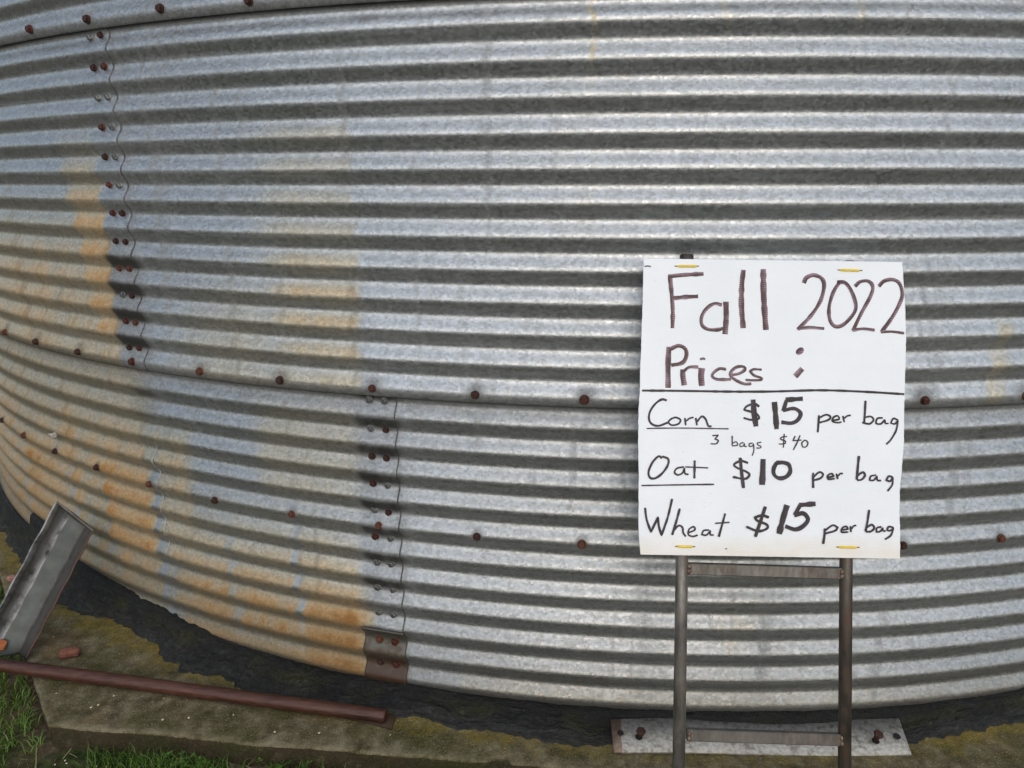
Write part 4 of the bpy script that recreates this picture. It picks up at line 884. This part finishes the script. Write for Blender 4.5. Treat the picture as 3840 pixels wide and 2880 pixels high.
link('slit', mesh_from('slit', V, [tuple(range(9, -1, -1))]), CAP, board, smooth=False)

# ------------------------------------------------------------------ loose steel on the pad
p0, p1 = Vector((-2.30, -3.0946, -.7795)), Vector((-.4805, -3.238, -.7795)); L_ = (p1-p0).length
prof = [(0, .0165)]+[(L_*i/40, .0165+.0003*math.sin(i*1.7)) for i in range(1, 40)]+[(L_-.005, .0165), (L_-.0015, .0148), (L_, .0118)]
pipe = link('rusty_pipe', lathe_between(p0, p1, .0165, 32, 'rusty_pipe', prof=prof), PIPE); shade_auto(pipe)
tag(pipe, 'long brown rusty pipe lying on the concrete pad at lower left', 'pipe')
def slab_mesh(top, th, name, nu=24, bend=None):
    """quad of four top corners (near-left, near-right, far-right, far-left) with thickness"""
    a, b, c, d = [np.array(p, float) for p in top]; V = []
    for j in (0, 1):
        for i in range(nu+1):
            t = i/nu; n1 = a+(b-a)*t; f1 = d+(c-d)*t
            V.append(n1 if j == 0 else f1)
    V = np.array(V)
    if bend is not None: V[:, 2] += bend(V)
    B_ = V-np.array([0, -.0, th]); A_ = np.concatenate([V, B_]); n2 = nu+1; F = []
    for i in range(nu):
        F += [(i, i+1, n2+i+1, n2+i), (2*n2+i+1, 2*n2+i, 3*n2+i, 3*n2+i+1), (i+1, i, 2*n2+i, 2*n2+i+1), (n2+i, n2+i+1, 3*n2+i+1, 3*n2+i)]
    F += [(0, n2, 3*n2, 2*n2), (n2-1, 3*n2-1, 4*n2-1, 2*n2-1)]
    return np_mesh(name, A_, np.array(F))
rp = link('base_plate', slab_mesh([(-.600, -3.226, -.7955), (-.464, -3.257, -.7955), (-.465, -3.191, -.7955), (-.595, -3.150, -.7955)], .006, 'base_plate', 6), PLATE_R, smooth=False)
tag(rp, 'small dark rusty steel plate under the end of the rusty pipe', 'plate')

flat = empty('flat_bar', (.385, -3.21, -.80))
tag(flat, 'long worn white flat steel bar lying behind the sign posts', 'steel bar')
FB = Vector(flat.location)
me = slab_mesh([(.0548, -3.281, -.7945), (.717, -3.211, -.7945), (.720, -3.1165, -.7745), (.0477, -3.197, -.7745)], .006, 'bar_body', 60,
               bend=lambda V: .010*sstep(.60, .72, V[:, 0])*0+.0035*np.sin(V[:, 0]*9))
x_ = np.array([v.co.x for v in me.vertices]); z_ = np.array([v.co.z for v in me.vertices])
w_ = .48*(1-sstep(.068, .084, x_))+.10*(z_ < -.79); set_col(me, 'wear', np.stack([w_]*3, -1))
body = child('bar_body', me, WHITE, flat, FB, False)
nrm = Vector((0.02, -.22, .97)).normalized()
BM_B = bolt_mesh('loose_bolt', hr=.0108, hh=.008, mat=RUST_B, shank=.015, shr=.0058)
for (bx, by, bz), tilt in (((.1135, -3.237, -.7835), (.10, .02)), ((.6475, -3.184, -.7835), (.12, -.10))):
    o = bpy.data.objects.new('bolt', BM_B); COL.objects.link(o); o.parent = flat; o.matrix_parent_inverse = Matrix.Translation(-FB)
    v = (nrm+Vector((tilt[0], tilt[1], 0))).normalized(); o.matrix_basis = Matrix.Translation((bx, by, bz)) @ v.to_track_quat('Z', 'Y').to_matrix().to_4x4() @ Matrix.Rotation(.4+bx, 4, 'Z')
HOLE = mat_plain('dark_hole', (.004, .004, .004), (.008, .008, .008))
u1 = Vector((.995, .1, .0)).normalized(); u2 = nrm.cross(u1)
for (bx, by, bz), r_ in (((.0700, -3.234, -.7822), .0075), ((.6975, -3.1715, -.7822), .0085), ((.1115, -3.243, -.7830), .0085), ((.6455, -3.190, -.7830), .0085)):
    c_ = Vector((bx, by, bz)); c_.z += .0035*math.sin(bx*9)+.0012
    V = [tuple(c_+u1*r_*math.cos(t)+u2*r_*math.sin(t)) for t in np.linspace(0, 2*np.pi, 18, endpoint=False)]
    child('bolt_hole', mesh_from('bolt_hole', V, [tuple(range(18))]), HOLE, flat, FB, False)

# leaning steel channel, open side towards the viewer, closed at its top
tr_, tl_, br_ = np.array([-1.4100, -2.9020, -.5060]), np.array([-1.5790, -2.8130, -.4630]), np.array([-1.5160, -3.0994, -.80])
ax = br_-tr_; ax /= np.linalg.norm(ax)
tl_ = np.array(CHAN_TL); wv = tl_-tr_; W = np.linalg.norm(wv); wv /= W
inn = np.cross(ax, wv); inn /= np.linalg.norm(inn)
if inn[1] < 0: inn = -inn
DEP = .036
prof = [(0, -.002), (.012, .004), (.10, DEP*.45), (.205, DEP*.93), (.235, DEP), (.27, DEP), (.45, DEP), (.64, DEP), (.675, DEP), (.70, DEP*.93), (.80, DEP*.55), (.90, DEP*.25), (.985, .004), (1, -.002)]
WEAR_GLEAM = [(.1, 0, .9), (0, 0, .5), (.15, 0, .1), (.55, 0, .1), (.95, 0, .1), (.25, 0, 0), (0, 0, 0), (.1, .0, 0), (.5, .75, 0), (.25, .95, 0), (.6, .2, 0), (.9, .0, 0), (.35, .3, 0), (.1, .5, 0)]  # dirt, pale scuffs with painted gleam, rust
NL = 48; V = []; WR = []
for j in range(NL+1):
    for (a, d) in prof:
        st_ = tr_+wv*W*a+inn*d
        Lk = (-.799-st_[2])/ax[2] if ax[2] < 0 else .4
        Lk = min(Lk, .50)
        WR.append(WEAR_GLEAM[[q[0] for q in prof].index(a)])
        V.append(st_+ax*Lk*j/NL + inn*.0012*math.sin(j*.9+a*7) + wv*.0012*math.sin(j*.6+d*90))
me = np_mesh('channel_body', np.array(V), grid_faces(NL+1, len(prof)))
set_col(me, 'wear', np.array(WR))
chan = empty('steel_channel', tuple(br_)); CB = Vector(br_)
tag(chan, 'dull grey steel channel offcut leaning against the bin at far left', 'steel channel')
o = child('channel_body', me, CHAN, chan, CB, False); md = o.modifiers.new('thickness', 'SOLIDIFY'); md.thickness = .004; md.offset = 0
V = [tr_+wv*W*a+inn*(d-.001)+ax*.004 for (a, d) in prof]; V2 = [v-ax*.005+inn*.001 for v in V]
n_ = len(prof); F = [tuple(range(n_)), tuple(range(2*n_-1, n_-1, -1))]+[(i, (i+1) % n_, n_+(i+1) % n_, n_+i) for i in range(n_)]
# the end plate sags a little out of the channel mouth
V = [v+ax*.010*math.sin(math.pi*a) for v, (a, d) in zip(V, prof)]; V2 = [v+ax*.010*math.sin(math.pi*a) for v, (a, d) in zip(V2, prof)]
o = child('end_plate', mesh_from('end_plate', [tuple(v) for v in V+V2], F), CHAN_D, chan, CB, False)

def stone(name, c, s, rot, mat, seed, label, cat, group=None, rough=.30):
    bm = bmesh.new(); bmesh.ops.create_cube(bm, size=2); bmesh.ops.subdivide_edges(bm, edges=bm.edges[:], cuts=5, use_grid_fill=True); rd = random.Random(seed); o1 = rd.random()*9
    for v in bm.verts:
        p = v.co.copy(); l = (abs(p.x)**5+abs(p.y)**5+abs(p.z)**5)**.2; p = p/l
        k_ = 1+rough*(float(fbm(np.array([p.x*1.6+o1]), np.array([p.y*1.6+p.z*2.1]), 4)[0])-.5)*2
        v.co = Vector((p.x*s[0], p.y*s[1], p.z*s[2]))*k_
    me = bpy.data.meshes.new(name); bm.to_mesh(me); bm.free()
    o = link(name, me, mat); o.location = c; o.rotation_euler = rot; tag(o, label, cat, group); return o
stone('brick_fragment', (-1.409, -3.070, -.789), (.025, .0115, .011), (.0, -.10, .42), BRICK, 3, 'red brick fragment lying on the mossy pad beside the leaning channel', 'brick fragment')
stone('brick_fragment', (-1.872, -2.70, -.793), (.012, .010, .008), (.1, .2, .9), PINK, 5, 'small pale pink brick chip on the pad behind the leaning channel', 'brick fragment')
# an orange flake resting in the channel near its foot
cpos = Vector(FLAKE)
fl = stone('rust_flake', tuple(cpos), (.010, .003, .014), (-.75, .25, .2), ORANGE, 9, 'orange flake lying in the leaning channel above the pipe', 'flake')
# grains of corn
def grain(c, seed, label, group):
    rd = random.Random(seed); s_ = rd.uniform(.0013, .0025)
    o = link('corn_kernel', blob((0, 0, 0), (s_*1.3, s_, s_*.7), 'corn_kernel', seed, 2, .25), KERN); o.location = c; o.rotation_euler = (0, 0, rd.random()*3)
    tag(o, label, 'corn kernel', group)
for i, c in enumerate(KS): grain((c[0], c[1], -.797), 100+i, 'pale corn kernel lying on the concrete pad', 'corn kernels on the concrete')
for i, c in enumerate(KG): grain((c[0], c[1], float(gz(np.array([c[0]]), np.array([c[1]]))[0])+.004), 200+i, 'pale corn kernel lying on the soil before the pad', 'corn kernels on the soil')
